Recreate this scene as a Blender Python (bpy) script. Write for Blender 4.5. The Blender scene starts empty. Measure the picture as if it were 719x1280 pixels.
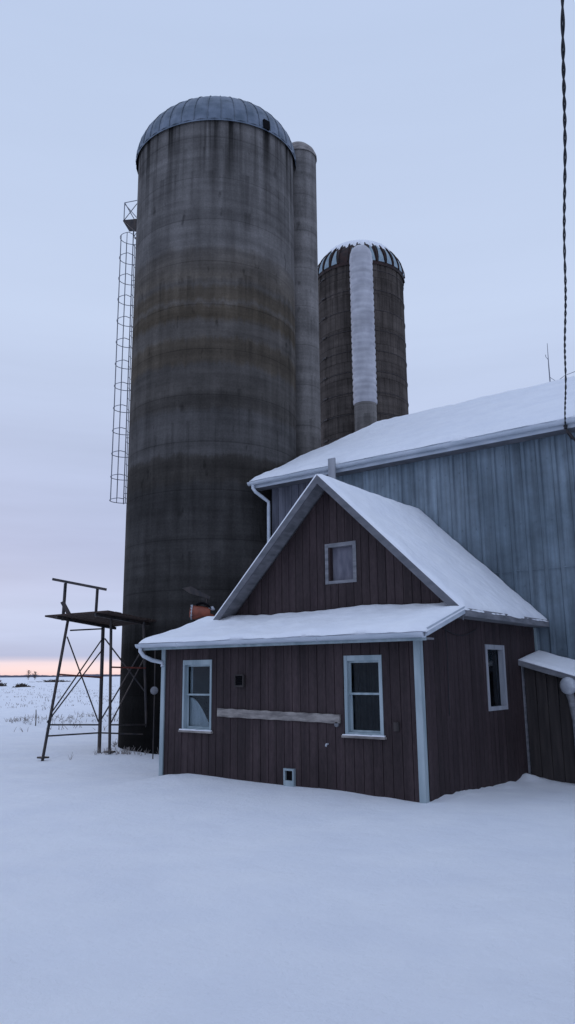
import bpy, math, random
from mathutils import Vector, Matrix, noise
random.seed(7)
R = math.radians
col = bpy.context.scene.collection
PI = math.pi

# ------------------------------------------------------------------ helpers
class MB:
    """collects faces, then links them as one mesh object"""
    def __init__(s): s.v = []; s.f = []; s.m = []
    def add(s, vs, fs, mi=0):
        b = len(s.v); s.v += [tuple(v) for v in vs]
        for f in fs: s.f.append([b + i for i in f]); s.m.append(mi)
    def prism(s, lo, hi, mi=0):
        n = len(lo)
        fs = [list(range(n))[::-1], [n + i for i in range(n)]]
        for i in range(n):
            j = (i + 1) % n; fs.append([i, j, n + j, n + i])
        s.add(list(lo) + list(hi), fs, mi)
    def box(s, x0, x1, y0, y1, z0, z1, mi=0):
        s.prism([(x0, y0, z0), (x1, y0, z0), (x1, y1, z0), (x0, y1, z0)],
                [(x0, y0, z1), (x1, y0, z1), (x1, y1, z1), (x0, y1, z1)], mi)
    def bar(s, a, b, w, h, up=(0, 0, 1), mi=0):
        a = Vector(a); b = Vector(b); d = (b - a).normalized(); up = Vector(up)
        if abs(d.dot(up)) > .98: up = Vector((1, 0, 0))
        r = d.cross(up).normalized(); u = r.cross(d).normalized()
        q = [(-1, -1), (1, -1), (1, 1), (-1, 1)]
        s.prism([a + r * w / 2 * i + u * h / 2 * j for i, j in q], [b + r * w / 2 * i + u * h / 2 * j for i, j in q], mi)
    def tube(s, pts, r, n=8, closed=False, caps=True, mi=0):
        pts = [Vector(p) for p in pts]; N = len(pts); vs = []; prev = None
        rr = r if isinstance(r, (list, tuple)) else [r] * N
        for i, p in enumerate(pts):
            if closed: d = pts[(i + 1) % N] - pts[i - 1]
            else: d = pts[min(i + 1, N - 1)] - pts[max(i - 1, 0)]
            d.normalize()
            if prev is None:
                a = Vector((0, 0, 1)) if abs(d.z) < .9 else Vector((1, 0, 0))
                u = (a - d * a.dot(d)).normalized()
            else: u = (prev - d * prev.dot(d)).normalized()
            prev = u; w = d.cross(u)
            for k in range(n):
                t = 2 * PI * k / n
                vs.append(p + (u * math.cos(t) + w * math.sin(t)) * rr[i])
        fs = []
        for i in range(N if closed else N - 1):
            j = (i + 1) % N
            for k in range(n):
                l = (k + 1) % n
                fs.append([i * n + k, i * n + l, j * n + l, j * n + k])
        if caps and not closed:
            fs.append(list(range(n))[::-1]); fs.append([(N - 1) * n + k for k in range(n)])
        s.add(vs, fs, mi)
    def lathe(s, c, prof, n=32, mi=0, a0=0, a1=2 * PI):
        """prof: list of (r, z) bottom to top round the vertical axis at c"""
        c = Vector(c); vs = []; full = abs(a1 - a0 - 2 * PI) < 1e-6
        m = n if full else n + 1
        for r, z in prof:
            for k in range(m):
                t = a0 + (a1 - a0) * k / n
                vs.append(c + Vector((r * math.cos(t), r * math.sin(t), z)))
        fs = []
        for i in range(len(prof) - 1):
            for k in range(n):
                l = (k + 1) % m
                fs.append([i * m + k, i * m + l, (i + 1) * m + l, (i + 1) * m + k])
        s.add(vs, fs, mi)
    def build(s, name, mats, parent=None, smooth=False, auto=None):
        org = root_loc(parent)
        me = bpy.data.meshes.new(name)
        me.from_pydata([Vector(v) - org for v in s.v], [], s.f)
        if not isinstance(mats, (list, tuple)): mats = [mats]
        for m in mats: me.materials.append(m)
        for p, mi in zip(me.polygons, s.m):
            p.material_index = mi; p.use_smooth = smooth
        me.update()
        o = bpy.data.objects.new(name, me); col.objects.link(o)
        if parent: o.parent = parent
        if auto:
            try: me.set_sharp_from_angle(angle=R(auto))
            except Exception: pass
        return o

def root_loc(p):
    v = Vector((0, 0, 0))
    while p is not None: v = v + p.location; p = p.parent
    return v
def thing(name, label, cat, loc, group=None):
    o = bpy.data.objects.new(name, None); col.objects.link(o); o.location = loc
    o.empty_display_size = .2
    return tag(o, label, cat, group)
def tag(o, label=None, cat=None, group=None, kind=None):
    if label: o['label'] = label
    if cat: o['category'] = cat
    if group: o['group'] = group
    if kind: o['kind'] = kind
    return o

def mat(name, c1, c2=None, rough=.8, scale=(3, 3, 3), detail=4, bump=0., bscale=40., metal=0., spec=.3, lo=.35, hi=.65, extra=None):
    m = bpy.data.materials.new(name); m.use_nodes = True; nt = m.node_tree; N = nt.nodes; L = nt.links
    b = N['Principled BSDF']; b.inputs['Roughness'].default_value = rough
    b.inputs['Metallic'].default_value = metal; b.inputs['Specular IOR Level'].default_value = spec
    b.inputs['Base Color'].default_value = (*c1, 1)
    tc = N.new('ShaderNodeTexCoord')
    out = None
    if c2:
        mp = N.new('ShaderNodeMapping'); mp.inputs['Scale'].default_value = scale
        nz = N.new('ShaderNodeTexNoise'); nz.inputs['Scale'].default_value = 1; nz.inputs['Detail'].default_value = detail
        cr = N.new('ShaderNodeValToRGB'); cr.color_ramp.elements[0].position = lo; cr.color_ramp.elements[1].position = hi
        cr.color_ramp.elements[0].color = (*c1, 1); cr.color_ramp.elements[1].color = (*c2, 1)
        L.new(tc.outputs['Object'], mp.inputs[0]); L.new(mp.outputs[0], nz.inputs[0]); L.new(nz.outputs[0], cr.inputs[0])
        out = cr.outputs[0]
        L.new(out, b.inputs['Base Color'])
    if bump:
        bz = N.new('ShaderNodeTexNoise'); bz.inputs['Scale'].default_value = bscale; bz.inputs['Detail'].default_value = 5
        L.new(tc.outputs['Object'], bz.inputs[0])
        bp = N.new('ShaderNodeBump'); bp.inputs['Strength'].default_value = 1; bp.inputs['Distance'].default_value = bump
        L.new(bz.outputs[0], bp.inputs['Height']); L.new(bp.outputs[0], b.inputs['Normal'])
    if extra: extra(nt, tc, b, out)
    return m

def mult_noise(scale, lo, hi, d, blend='MULTIPLY'):
    """further blotches of dirt over the base colour"""
    def f(nt, tc, b, out):
        N = nt.nodes; L = nt.links
        mp = N.new('ShaderNodeMapping'); mp.inputs['Scale'].default_value = scale; mp.inputs['Location'].default_value = (3.1, 7.7, 1.3)
        nz = N.new('ShaderNodeTexNoise'); nz.inputs['Scale'].default_value = 1; nz.inputs['Detail'].default_value = 6
        mr = N.new('ShaderNodeMapRange'); mr.inputs[1].default_value = lo; mr.inputs[2].default_value = hi
        mr.inputs[3].default_value = d; mr.inputs[4].default_value = 1
        mx = N.new('ShaderNodeMix'); mx.data_type = 'RGBA'; mx.blend_type = blend; mx.inputs[0].default_value = 1
        L.new(tc.outputs['Object'], mp.inputs[0]); L.new(mp.outputs[0], nz.inputs[0]); L.new(nz.outputs[0], mr.inputs[0])
        L.new(out, mx.inputs[6]); L.new(mr.outputs[0], mx.inputs[7]); L.new(mx.outputs[2], b.inputs['Base Color'])
    return f

# ------------------------------------------------------------------ materials
M = {}
def snow_extra(nt, tc, b, out):
    N = nt.nodes; L = nt.links
    a = N.new('ShaderNodeTexNoise'); a.inputs['Scale'].default_value = 3.; a.inputs['Detail'].default_value = 8; a.inputs['Roughness'].default_value = .62
    c = N.new('ShaderNodeTexNoise'); c.inputs['Scale'].default_value = 26.; c.inputs['Detail'].default_value = 6; c.inputs['Roughness'].default_value = .75
    L.new(tc.outputs['Object'], a.inputs[0]); L.new(tc.outputs['Object'], c.inputs[0])
    b1 = N.new('ShaderNodeBump'); b1.inputs['Distance'].default_value = .05; b1.inputs['Strength'].default_value = .8
    b2 = N.new('ShaderNodeBump'); b2.inputs['Distance'].default_value = .014; b2.inputs['Strength'].default_value = .9
    L.new(a.outputs[0], b1.inputs['Height']); L.new(c.outputs[0], b2.inputs['Height'])
    L.new(b1.outputs[0], b2.inputs['Normal']); L.new(b2.outputs[0], b.inputs['Normal'])
M['snow'] = mat('snow', (.82, .84, .89), (.87, .885, .92), rough=.9, scale=(1.2, 1.2, 1.2), spec=.1, extra=snow_extra)
M['roofsnow'] = mat('roof snow', (.83, .85, .9), (.88, .895, .93), rough=.9, scale=(2, 2, 2), spec=.1, bump=.02, bscale=9)

def siding_extra(nt, tc, b, out):
    N = nt.nodes; L = nt.links
    sp = N.new('ShaderNodeSeparateXYZ'); L.new(tc.outputs['Object'], sp.inputs[0])
    a = N.new('ShaderNodeMath'); a.operation = 'ADD'; L.new(sp.outputs[0], a.inputs[0]); L.new(sp.outputs[1], a.inputs[1])
    d = N.new('ShaderNodeMath'); d.operation = 'DIVIDE'; d.inputs[1].default_value = .155; L.new(a.outputs[0], d.inputs[0])
    fl = N.new('ShaderNodeMath'); fl.operation = 'FLOOR'; L.new(d.outputs[0], fl.inputs[0])
    wn = N.new('ShaderNodeTexWhiteNoise'); wn.noise_dimensions = '1D'; L.new(fl.outputs[0], wn.inputs['W'])
    m1 = N.new('ShaderNodeMapRange'); m1.inputs[3].default_value = .84; m1.inputs[4].default_value = 1.18; L.new(wn.outputs[0], m1.inputs[0])
    def nz(sc, lo, hi, a_, b_, det=6, rough=.6):
        mp = N.new('ShaderNodeMapping'); mp.inputs['Scale'].default_value = sc
        n = N.new('ShaderNodeTexNoise'); n.inputs['Scale'].default_value = 1; n.inputs['Detail'].default_value = det; n.inputs['Roughness'].default_value = rough
        r_ = N.new('ShaderNodeMapRange'); r_.inputs[1].default_value = lo; r_.inputs[2].default_value = hi; r_.inputs[3].default_value = a_; r_.inputs[4].default_value = b_
        L.new(tc.outputs['Object'], mp.inputs[0]); L.new(mp.outputs[0], n.inputs[0]); L.new(n.outputs[0], r_.inputs[0]); return r_.outputs[0]
    def mul(x, y):
        m = N.new('ShaderNodeMath'); m.operation = 'MULTIPLY'; L.new(x, m.inputs[0]); L.new(y, m.inputs[1]); return m.outputs[0]
    f = mul(mul(m1.outputs[0], nz((1.6, 1.6, .8), .3, .7, .72, 1.25)), nz((26, 26, 9), .3, .7, .75, 1.3, 4, .75))
    mx = N.new('ShaderNodeMix'); mx.data_type = 'RGBA'; mx.blend_type = 'MULTIPLY'; mx.inputs[0].default_value = 1
    L.new(out, mx.inputs[6]); L.new(f, mx.inputs[7])
    # worn flecks where the paint has gone
    wv = nz((9, 9, 2.2), .70, .76, 0, .55, 8, .7)
    m2 = N.new('ShaderNodeMix'); m2.data_type = 'RGBA'; L.new(wv, m2.inputs[0]); L.new(mx.outputs[2], m2.inputs[6]); m2.inputs[7].default_value = (.10, .085, .085, 1)
    L.new(m2.outputs[2], b.inputs['Base Color'])
M['siding'] = mat('maroon board siding', (.032, .0205, .023), (.046, .031, .033), rough=.75, scale=(16, 16, .9), bump=.002, bscale=60, extra=siding_extra)
M['whitetrim'] = mat('weathered white trim', (.25, .32, .35), (.38, .45, .48), rough=.6, scale=(8, 8, 1.2), bump=.001, bscale=50)
M['gutter'] = mat('gutter metal', (.42, .47, .53), (.56, .6, .66), rough=.45, scale=(2, 2, 9), spec=.4)
M['greywood'] = mat('weathered grey wood', (.14, .145, .16), (.24, .24, .26), rough=.85, scale=(3, 3, 14), bump=.003, bscale=40)
M['barge'] = mat('weathered barge board', (.11, .115, .13), (.17, .17, .19), rough=.85, scale=(3, 3, 8), bump=.003, bscale=40)
M['palewood'] = mat('pale bare plank', (.26, .27, .30), (.36, .37, .40), rough=.8, scale=(8, 8, 1))
M['darkwood'] = mat('dark old wood', (.035, .030, .030), (.06, .05, .048), rough=.85, scale=(14, 14, 1.5), bump=.003, bscale=40)
M['board'] = mat('bleached board', (.16, .145, .14), (.33, .30, .28), rough=.85, scale=(5, 5, 18), bump=.003, bscale=30)
M['black'] = mat('black hole', (.008, .008, .01), rough=.9, spec=.05)
M['curtain'] = mat('pale curtain', (.6, .6, .62), (.75, .74, .76), rough=.9, scale=(20, 20, 2))
M['greyboard'] = mat('window covering sheet', (.10, .10, .13), (.18, .175, .21), rough=.7, scale=(9, 9, 3))
M['darkmetal'] = mat('dark painted steel', (.035, .035, .04), (.08, .065, .06), rough=.55, scale=(9, 9, 3), metal=.3)
M['cagemetal'] = mat('galvanised cage steel', (.15, .16, .19), (.24, .25, .29), rough=.5, scale=(4, 4, 2), metal=.3)
M['rustred'] = mat('red oxide steel', (.22, .05, .035), (.12, .04, .035), rough=.6, scale=(9, 9, 9), metal=.1)
M['deck'] = mat('rough deck boards', (.035, .025, .022), (.075, .05, .042), rough=.9, scale=(2, 18, 2), bump=.006, bscale=25)
M['orange'] = mat('faded orange paint', (.30, .085, .05), (.16, .05, .035), rough=.5, scale=(7, 7, 7), lo=.4, hi=.7)
M['palemetal'] = mat('pale painted metal', (.5, .52, .56), (.38, .4, .45), rough=.5, scale=(10, 10, 10))
M['cable'] = mat('black cable sheath', (.018, .02, .025), rough=.5)
M['twig'] = mat('bare twig', (.05, .04, .035), (.09, .07, .055), rough=.9, scale=(3, 3, 3))
M['straw'] = mat('dry straw grass', (.36, .33, .31), (.25, .23, .22), rough=.9, scale=(3, 3, 3))

def steel_extra(nt, tc, b, out):
    N = nt.nodes; L = nt.links
    # sheets of slightly different age and long vertical weather streaks
    sp = N.new('ShaderNodeSeparateXYZ'); L.new(tc.outputs['Object'], sp.inputs[0])
    fl = N.new('ShaderNodeMath'); fl.operation = 'DIVIDE'; fl.inputs[1].default_value = .92; L.new(sp.outputs[0], fl.inputs[0])
    f2 = N.new('ShaderNodeMath'); f2.operation = 'FLOOR'; L.new(fl.outputs[0], f2.inputs[0])
    wn = N.new('ShaderNodeTexWhiteNoise'); wn.noise_dimensions = '1D'; L.new(f2.outputs[0], wn.inputs['W'])
    mr = N.new('ShaderNodeMapRange'); mr.inputs[3].default_value = .82; mr.inputs[4].default_value = 1.14; L.new(wn.outputs[0], mr.inputs[0])
    mp = N.new('ShaderNodeMapping'); mp.inputs['Scale'].default_value = (13, 1, .5)
    nz = N.new('ShaderNodeTexNoise'); nz.inputs['Scale'].default_value = 1; nz.inputs['Detail'].default_value = 5
    L.new(tc.outputs['Object'], mp.inputs[0]); L.new(mp.outputs[0], nz.inputs[0])
    m2 = N.new('ShaderNodeMapRange'); m2.inputs[1].default_value = .35; m2.inputs[2].default_value = .7; m2.inputs[3].default_value = .76; m2.inputs[4].default_value = 1.22
    L.new(nz.outputs[0], m2.inputs[0])
    mu0 = N.new('ShaderNodeMath'); mu0.operation = 'MULTIPLY'; L.new(mr.outputs[0], mu0.inputs[0]); L.new(m2.outputs[0], mu0.inputs[1])
    # blotchy oxide and rows of fixings
    n3 = N.new('ShaderNodeTexNoise'); n3.inputs['Scale'].default_value = 2.2; n3.inputs['Detail'].default_value = 8; n3.inputs['Roughness'].default_value = .7; L.new(tc.outputs['Object'], n3.inputs[0])
    m3 = N.new('ShaderNodeMapRange'); m3.inputs[1].default_value = .3; m3.inputs[2].default_value = .7; m3.inputs[3].default_value = .78; m3.inputs[4].default_value = 1.22; L.new(n3.outputs[0], m3.inputs[0])
    mu = N.new('ShaderNodeMath'); mu.operation = 'MULTIPLY'; L.new(mu0.outputs[0], mu.inputs[0]); L.new(m3.outputs[0], mu.inputs[1])
    mx = N.new('ShaderNodeMix'); mx.data_type = 'RGBA'; mx.blend_type = 'MULTIPLY'; mx.inputs[0].default_value = 1
    L.new(out, mx.inputs[6]); L.new(mu.outputs[0], mx.inputs[7]); L.new(mx.outputs[2], b.inputs['Base Color'])
M['steel'] = mat('blue grey steel siding', (.135, .18, .22), (.21, .265, .315), rough=.5, scale=(1.1, 1, .5), metal=.15, extra=steel_extra)
M['barnwood'] = mat('rusty grey barn boards', (.09, .095, .12), (.16, .165, .20), rough=.9, scale=(9, 9, .6), bump=.003, bscale=30,
                    extra=mult_noise((3, 3, 1.2), .35, .6, .6))

def concrete(name, bands, hi=.17, streak_top=16.4, stave=False, warm=(1.04, .985, .96)):
    """poured concrete: height bands (z, brightness, brownness), streaks running from the rim, blotches"""
    m = bpy.data.materials.new(name); m.use_nodes = True; nt = m.node_tree; N = nt.nodes; L = nt.links
    b = N['Principled BSDF']; b.inputs['Roughness'].default_value = .9; b.inputs['Specular IOR Level'].default_value = .04
    tc = N.new('ShaderNodeTexCoord'); sp = N.new('ShaderNodeSeparateXYZ'); L.new(tc.outputs['Object'], sp.inputs[0])
    def mathn(op, a, bb=None, clamp=False):
        n = N.new('ShaderNodeMath'); n.operation = op; n.use_clamp = clamp
        for i, x in enumerate((a, bb)):
            if x is None: continue
            if isinstance(x, (int, float)): n.inputs[i].default_value = x
            else: L.new(x, n.inputs[i])
        return n.outputs[0]
    def nz(scale, detail=4, loc=(0, 0, 0), rough=.5):
        mp = N.new('ShaderNodeMapping'); mp.inputs['Scale'].default_value = scale; mp.inputs['Location'].default_value = loc
        n = N.new('ShaderNodeTexNoise'); n.inputs['Scale'].default_value = 1; n.inputs['Detail'].default_value = detail; n.inputs['Roughness'].default_value = rough
        L.new(tc.outputs['Object'], mp.inputs[0]); L.new(mp.outputs[0], n.inputs[0]); return n.outputs[0]
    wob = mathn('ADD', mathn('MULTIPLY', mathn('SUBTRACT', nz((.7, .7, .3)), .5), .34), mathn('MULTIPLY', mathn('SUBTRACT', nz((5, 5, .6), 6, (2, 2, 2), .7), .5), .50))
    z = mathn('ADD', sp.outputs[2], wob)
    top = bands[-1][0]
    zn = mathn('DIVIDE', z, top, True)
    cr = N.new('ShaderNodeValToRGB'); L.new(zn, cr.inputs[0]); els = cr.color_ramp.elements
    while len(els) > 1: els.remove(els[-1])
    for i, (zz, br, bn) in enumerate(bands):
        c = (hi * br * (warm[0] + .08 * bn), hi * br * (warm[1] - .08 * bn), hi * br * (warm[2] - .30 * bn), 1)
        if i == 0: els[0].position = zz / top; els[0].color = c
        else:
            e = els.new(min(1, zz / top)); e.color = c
    # streaks from the rim
    st = nz((5.5, 5.5, .16), 3)
    fade = N.new('ShaderNodeMapRange'); fade.inputs[1].default_value = streak_top - 3.2; fade.inputs[2].default_value = streak_top
    L.new(sp.outputs[2], fade.inputs[0])
    sm = N.new('ShaderNodeMapRange'); sm.inputs[1].default_value = .46; sm.inputs[2].default_value = .62; L.new(st, sm.inputs[0])
    s1 = mathn('MULTIPLY', mathn('POWER', fade.outputs[0], 1.6), sm.outputs[0])
    s1 = mathn('SUBTRACT', 1, mathn('MULTIPLY', s1, .88))
    st2 = N.new('ShaderNodeMapRange'); st2.inputs[1].default_value = .3; st2.inputs[2].default_value = .7; st2.inputs[3].default_value = .72; st2.inputs[4].default_value = 1.2
    L.new(nz((3.5, 3.5, .35), 5, (4, 1, 2)), st2.inputs[0])
    bl = N.new('ShaderNodeMapRange'); bl.inputs[1].default_value = .3; bl.inputs[2].default_value = .7; bl.inputs[3].default_value = .78; bl.inputs[4].default_value = 1.2
    L.new(nz((1.1, 1.1, 1.3), 8, (8, 3, 1), .65), bl.inputs[0])
    fine = N.new('ShaderNodeMapRange'); fine.inputs[3].default_value = .55; fine.inputs[4].default_value = 1.45
    L.new(nz((22, 22, 22), 4, (0, 0, 0), .8), fine.inputs[0])
    f = mathn('MULTIPLY', mathn('MULTIPLY', s1, st2.outputs[0]), mathn('MULTIPLY', bl.outputs[0], fine.outputs[0]))
    # drips below every form joint
    for k_, (per, off) in enumerate(((3.05, .4), (4.88, 1.9), (1.83, .9))):
        fr_ = mathn('FRACT', mathn('DIVIDE', mathn('ADD', sp.outputs[2], off), per))
        dm_ = N.new('ShaderNodeMapRange'); dm_.inputs[1].default_value = .45; dm_.inputs[2].default_value = 1.0; L.new(fr_, dm_.inputs[0])
        dn_ = N.new('ShaderNodeMapRange'); dn_.inputs[1].default_value = .54; dn_.inputs[2].default_value = .66; L.new(nz((4.5 + k_, 4.5 + k_, .12), 3, (k_ * 5, 1, k_)), dn_.inputs[0])
        f = mathn('MULTIPLY', f, mathn('SUBTRACT', 1, mathn('MULTIPLY', mathn('MULTIPLY', dm_.outputs[0], dn_.outputs[0]), .30)))
    rg = N.new('ShaderNodeMapRange'); rg.inputs[1].default_value = .32; rg.inputs[2].default_value = .68; rg.inputs[3].default_value = .74; rg.inputs[4].default_value = 1.2
    L.new(nz((.18, .18, 3.2), 5, (1, 9, 4), .65), rg.inputs[0]); f = mathn('MULTIPLY', f, rg.outputs[0])
    # thin form seams
    ph = mathn('FRACT', mathn('DIVIDE', sp.outputs[2], 1.22 if not stave else .76))
    seam = N.new('ShaderNodeMapRange'); seam.inputs[1].default_value = .0; seam.inputs[2].default_value = .028; seam.inputs[3].default_value = .62; seam.inputs[4].default_value = 1.; L.new(ph, seam.inputs[0])
    f = mathn('MULTIPLY', f, seam.outputs[0])
    # spots of stain
    sp2 = N.new('ShaderNodeMapRange'); sp2.inputs[1].default_value = .66; sp2.inputs[2].default_value = .74; sp2.inputs[3].default_value = 1; sp2.inputs[4].default_value = .6
    L.new(nz((4, 4, 1.6), 3, (11, 5, 9)), sp2.inputs[0]); f = mathn('MULTIPLY', f, sp2.outputs[0])
    mx = N.new('ShaderNodeMix'); mx.data_type = 'RGBA'; mx.blend_type = 'MULTIPLY'; mx.inputs[0].default_value = 1
    L.new(cr.outputs[0], mx.inputs[6]); L.new(f, mx.inputs[7])
    res = mx.outputs[2]
    if stave:
        at = mathn('ARCTAN2', sp.outputs[1], sp.outputs[0])
        cv = N.new('ShaderNodeCombineXYZ'); L.new(mathn('MULTIPLY', at, 1.96), cv.inputs[0]); L.new(sp.outputs[2], cv.inputs[1])
        bt = N.new('ShaderNodeTexBrick'); bt.inputs['Scale'].default_value = 1; bt.inputs['Mortar Size'].default_value = .012
        bt.inputs['Brick Width'].default_value = .26; bt.inputs['Row Height'].default_value = .76
        bt.inputs['Color1'].default_value = (.9, .9, .9, 1); bt.inputs['Color2'].default_value = (1.08, 1.06, 1.05, 1); bt.inputs['Mortar'].default_value = (.62, .62, .62, 1)
        L.new(cv.outputs[0], bt.inputs[0])
        m2 = N.new('ShaderNodeMix'); m2.data_type = 'RGBA'; m2.blend_type = 'MULTIPLY'; m2.inputs[0].default_value = 1
        L.new(res, m2.inputs[6]); L.new(bt.outputs[0], m2.inputs[7]); res = m2.outputs[2]
    L.new(res, b.inputs['Base Color'])
    bz = N.new('ShaderNodeTexNoise'); bz.inputs['Scale'].default_value = 14; bz.inputs['Detail'].default_value = 8
    L.new(tc.outputs['Object'], bz.inputs[0]); bp = N.new('ShaderNodeBump'); bp.inputs['Distance'].default_value = .02; bp.inputs['Strength'].default_value = .7
    L.new(bz.outputs[0], bp.inputs['Height']); L.new(bp.outputs[0], b.inputs['Normal'])
    return m

M['silo'] = concrete('stained and shaded poured concrete', [
    (0, .06, 0), (2.3, .08, 0), (3.0, .30, 0), (4.6, .42, 0), (5.3, .36, 0), (6.2, .40, 0), (6.35, .34, .3), (6.95, .36, .3), (7.05, .60, .0),  # lowest bands: shade from barn and house put into the colour, with damp stain
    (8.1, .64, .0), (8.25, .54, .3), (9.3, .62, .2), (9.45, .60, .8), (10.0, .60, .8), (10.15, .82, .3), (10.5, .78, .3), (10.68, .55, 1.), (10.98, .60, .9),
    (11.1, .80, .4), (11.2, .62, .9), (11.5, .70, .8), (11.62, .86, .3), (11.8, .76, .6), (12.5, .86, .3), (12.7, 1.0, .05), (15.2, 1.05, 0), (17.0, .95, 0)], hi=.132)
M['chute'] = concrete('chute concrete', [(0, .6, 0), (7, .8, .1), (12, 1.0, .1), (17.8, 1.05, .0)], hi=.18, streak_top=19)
M['stave'] = concrete('concrete staves', [(0, .8, 0), (10, .85, .15), (19.1, .9, .2)], hi=.088, streak_top=19.2, stave=True, warm=(1.12, .98, .92))
M['domemetal'] = mat('galvanised dome sheet', (.09, .12, .16), (.165, .20, .26), rough=.5, scale=(3, 3, 3), metal=.4, bump=.004, bscale=6)
M['domerust'] = mat('rusted dark dome sheet', (.022, .016, .016), (.045, .024, .021), rough=.7, scale=(5, 5, 5), metal=.2)
M['domepale'] = mat('pale blue dome sheet', (.20, .27, .32), (.30, .38, .42), rough=.5, scale=(4, 4, 4))
M['tube'] = mat('pale corrugated tube', (.36, .36, .40), (.52, .52, .56), rough=.45, scale=(2, 2, 1), spec=.5, lo=.3, hi=.62, extra=mult_noise((.8, .8, 5), .3, .6, .78))

def glass_mat():
    m = bpy.data.materials.new('window glass'); m.use_nodes = True; nt = m.node_tree; N = nt.nodes; L = nt.links
    N.remove(N['Principled BSDF'])
    t = N.new('ShaderNodeBsdfTransparent'); t.inputs[0].default_value = (.75, .8, .82, 1)
    g = N.new('ShaderNodeBsdfGlossy'); g.inputs['Roughness'].default_value = .06; g.inputs[0].default_value = (.9, .95, 1, 1)
    mx = N.new('ShaderNodeMixShader'); fr = N.new('ShaderNodeFresnel'); fr.inputs[0].default_value = 1.25
    L.new(fr.outputs[0], mx.inputs[0]); L.new(t.outputs[0], mx.inputs[1]); L.new(g.outputs[0], mx.inputs[2])
    L.new(mx.outputs[0], N['Material Output'].inputs[0])
    return m
M['glass'] = glass_mat()

# ------------------------------------------------------------------ ground: one snow sheet to the horizon
def sstep(a, b, x):
    t = max(0, min(1, (x - a) / (b - a))); return t * t * (3 - 2 * t)
def seg(x, pts):
    if x <= pts[0][0]: return pts[0][1]
    for (a, za), (b, zb) in zip(pts, pts[1:]):
        if x <= b:
            t = (x - a) / (b - a); t = t * t * (3 - 2 * t); return za + (zb - za) * t
    return pts[-1][1]
CX, CY, CL = -4.97, 9.64, -9.93
FP = [(-11, -.04), (-9.95, -.01), (-9.7, .06), (-9.23, .10), (-8.2, .085), (-7.2, .075), (-6.39, .08), (-5.61, .04), (-4.97, 0)]
def gz(x, y):
    base = -.13 * sstep(10.3, 13.5, y) * sstep(-16, -13.2, x) - .08 * sstep(12, 15, y) * (1 - sstep(-16, -13.2, x))
    r = math.hypot(x, y)
    # drift along the front wall
    if x < CX + .6:
        d = abs(y - CY) if y < CY else 0
        w = math.exp(-(d / .75) ** 2) * (1 - sstep(CX, CX + .6, x))
        base += seg(x, FP) * w * (1 - sstep(CY + 1, CY + 2, y))
    # drift lip along the side wall
    if y > CY - .2 and x > CX - .3:
        d = x - CX
        n = noise.noise(Vector((x * 3, y * 3, 2))) * .03 + noise.noise(Vector((x * 11, y * 11, 5))) * .022
        base += (.05 + n) * math.exp(-((d - .06) / .38) ** 2) * sstep(CY - .2, CY + .6, y)
        base += .10 * math.exp(-((x + 4.9) ** 2 + (y - 13.2) ** 2) / .035)
    # small mound round the stand legs and the foot of the tall silo
    base += .05 * math.exp(-((x + 13.4) ** 2 + (y - 11.5) ** 2) / .8)
    n1 = noise.noise(Vector((x * .35, y * .35, 0))) * .055 + noise.noise(Vector((x * 1.1, y * 1.1, 4))) * .018 + noise.noise(Vector((x * 3.4, y * 3.4, 8))) * .006
    near = 1 - .7 * math.exp(-((x + 8) ** 2 + (y - 10) ** 2) / 14)
    base += n1 * near
    # churned old ruts and crust beyond the stand, then the ploughed field
    if r > 20:
        k = sstep(20, 34, r)
        base += k * (noise.noise(Vector((x * .9, y * .9, 11))) * .07 + noise.noise(Vector((x * .12, y * .12, 3))) * .16)
        ridge = math.exp(-((r - 33) / 2.4) ** 2)
        base += ridge * .12 * (1 + noise.noise(Vector((x * .5, y * .5, 6))))
    if r > 400: base *= max(0, 1 - (r - 400) / 600)
    return base
mb = MB(); rings = []
r = .35
while r < 3800:
    rings.append(r)
    r *= 1.0075 if 7 < r < 22 else (1.022 if r < 60 else 1.05)
angs = []
a = -180.
while a < 180 - 1e-6:
    angs.append(a); fa = (a - 36.8)
    a += .28 if -26 < fa < 26 else (1.5 if -60 < fa < 60 else 6)
nA = len(angs)
vs = [(0, 0, gz(0, 0))]
for rr in rings:
    for a in angs:
        x, y = -math.sin(R(a)) * rr, math.cos(R(a)) * rr
        vs.append((x, y, gz(x, y)))
fs = [[0, 1 + (k + 1) % nA, 1 + k][::-1] for k in range(nA)]
for i in range(len(rings) - 1):
    for k in range(nA):
        l = (k + 1) % nA
        fs.append([1 + i * nA + k, 1 + (i + 1) * nA + k, 1 + (i + 1) * nA + l, 1 + i * nA + l][::-1])
mb.add(vs, fs)
g = mb.build('ground', M['snow'], smooth=True); tag(g, kind='structure')
# make sure the sheet faces up
if g.data.polygons[len(g.data.polygons) // 2].normal.z < 0: g.data.flip_normals()

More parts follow.
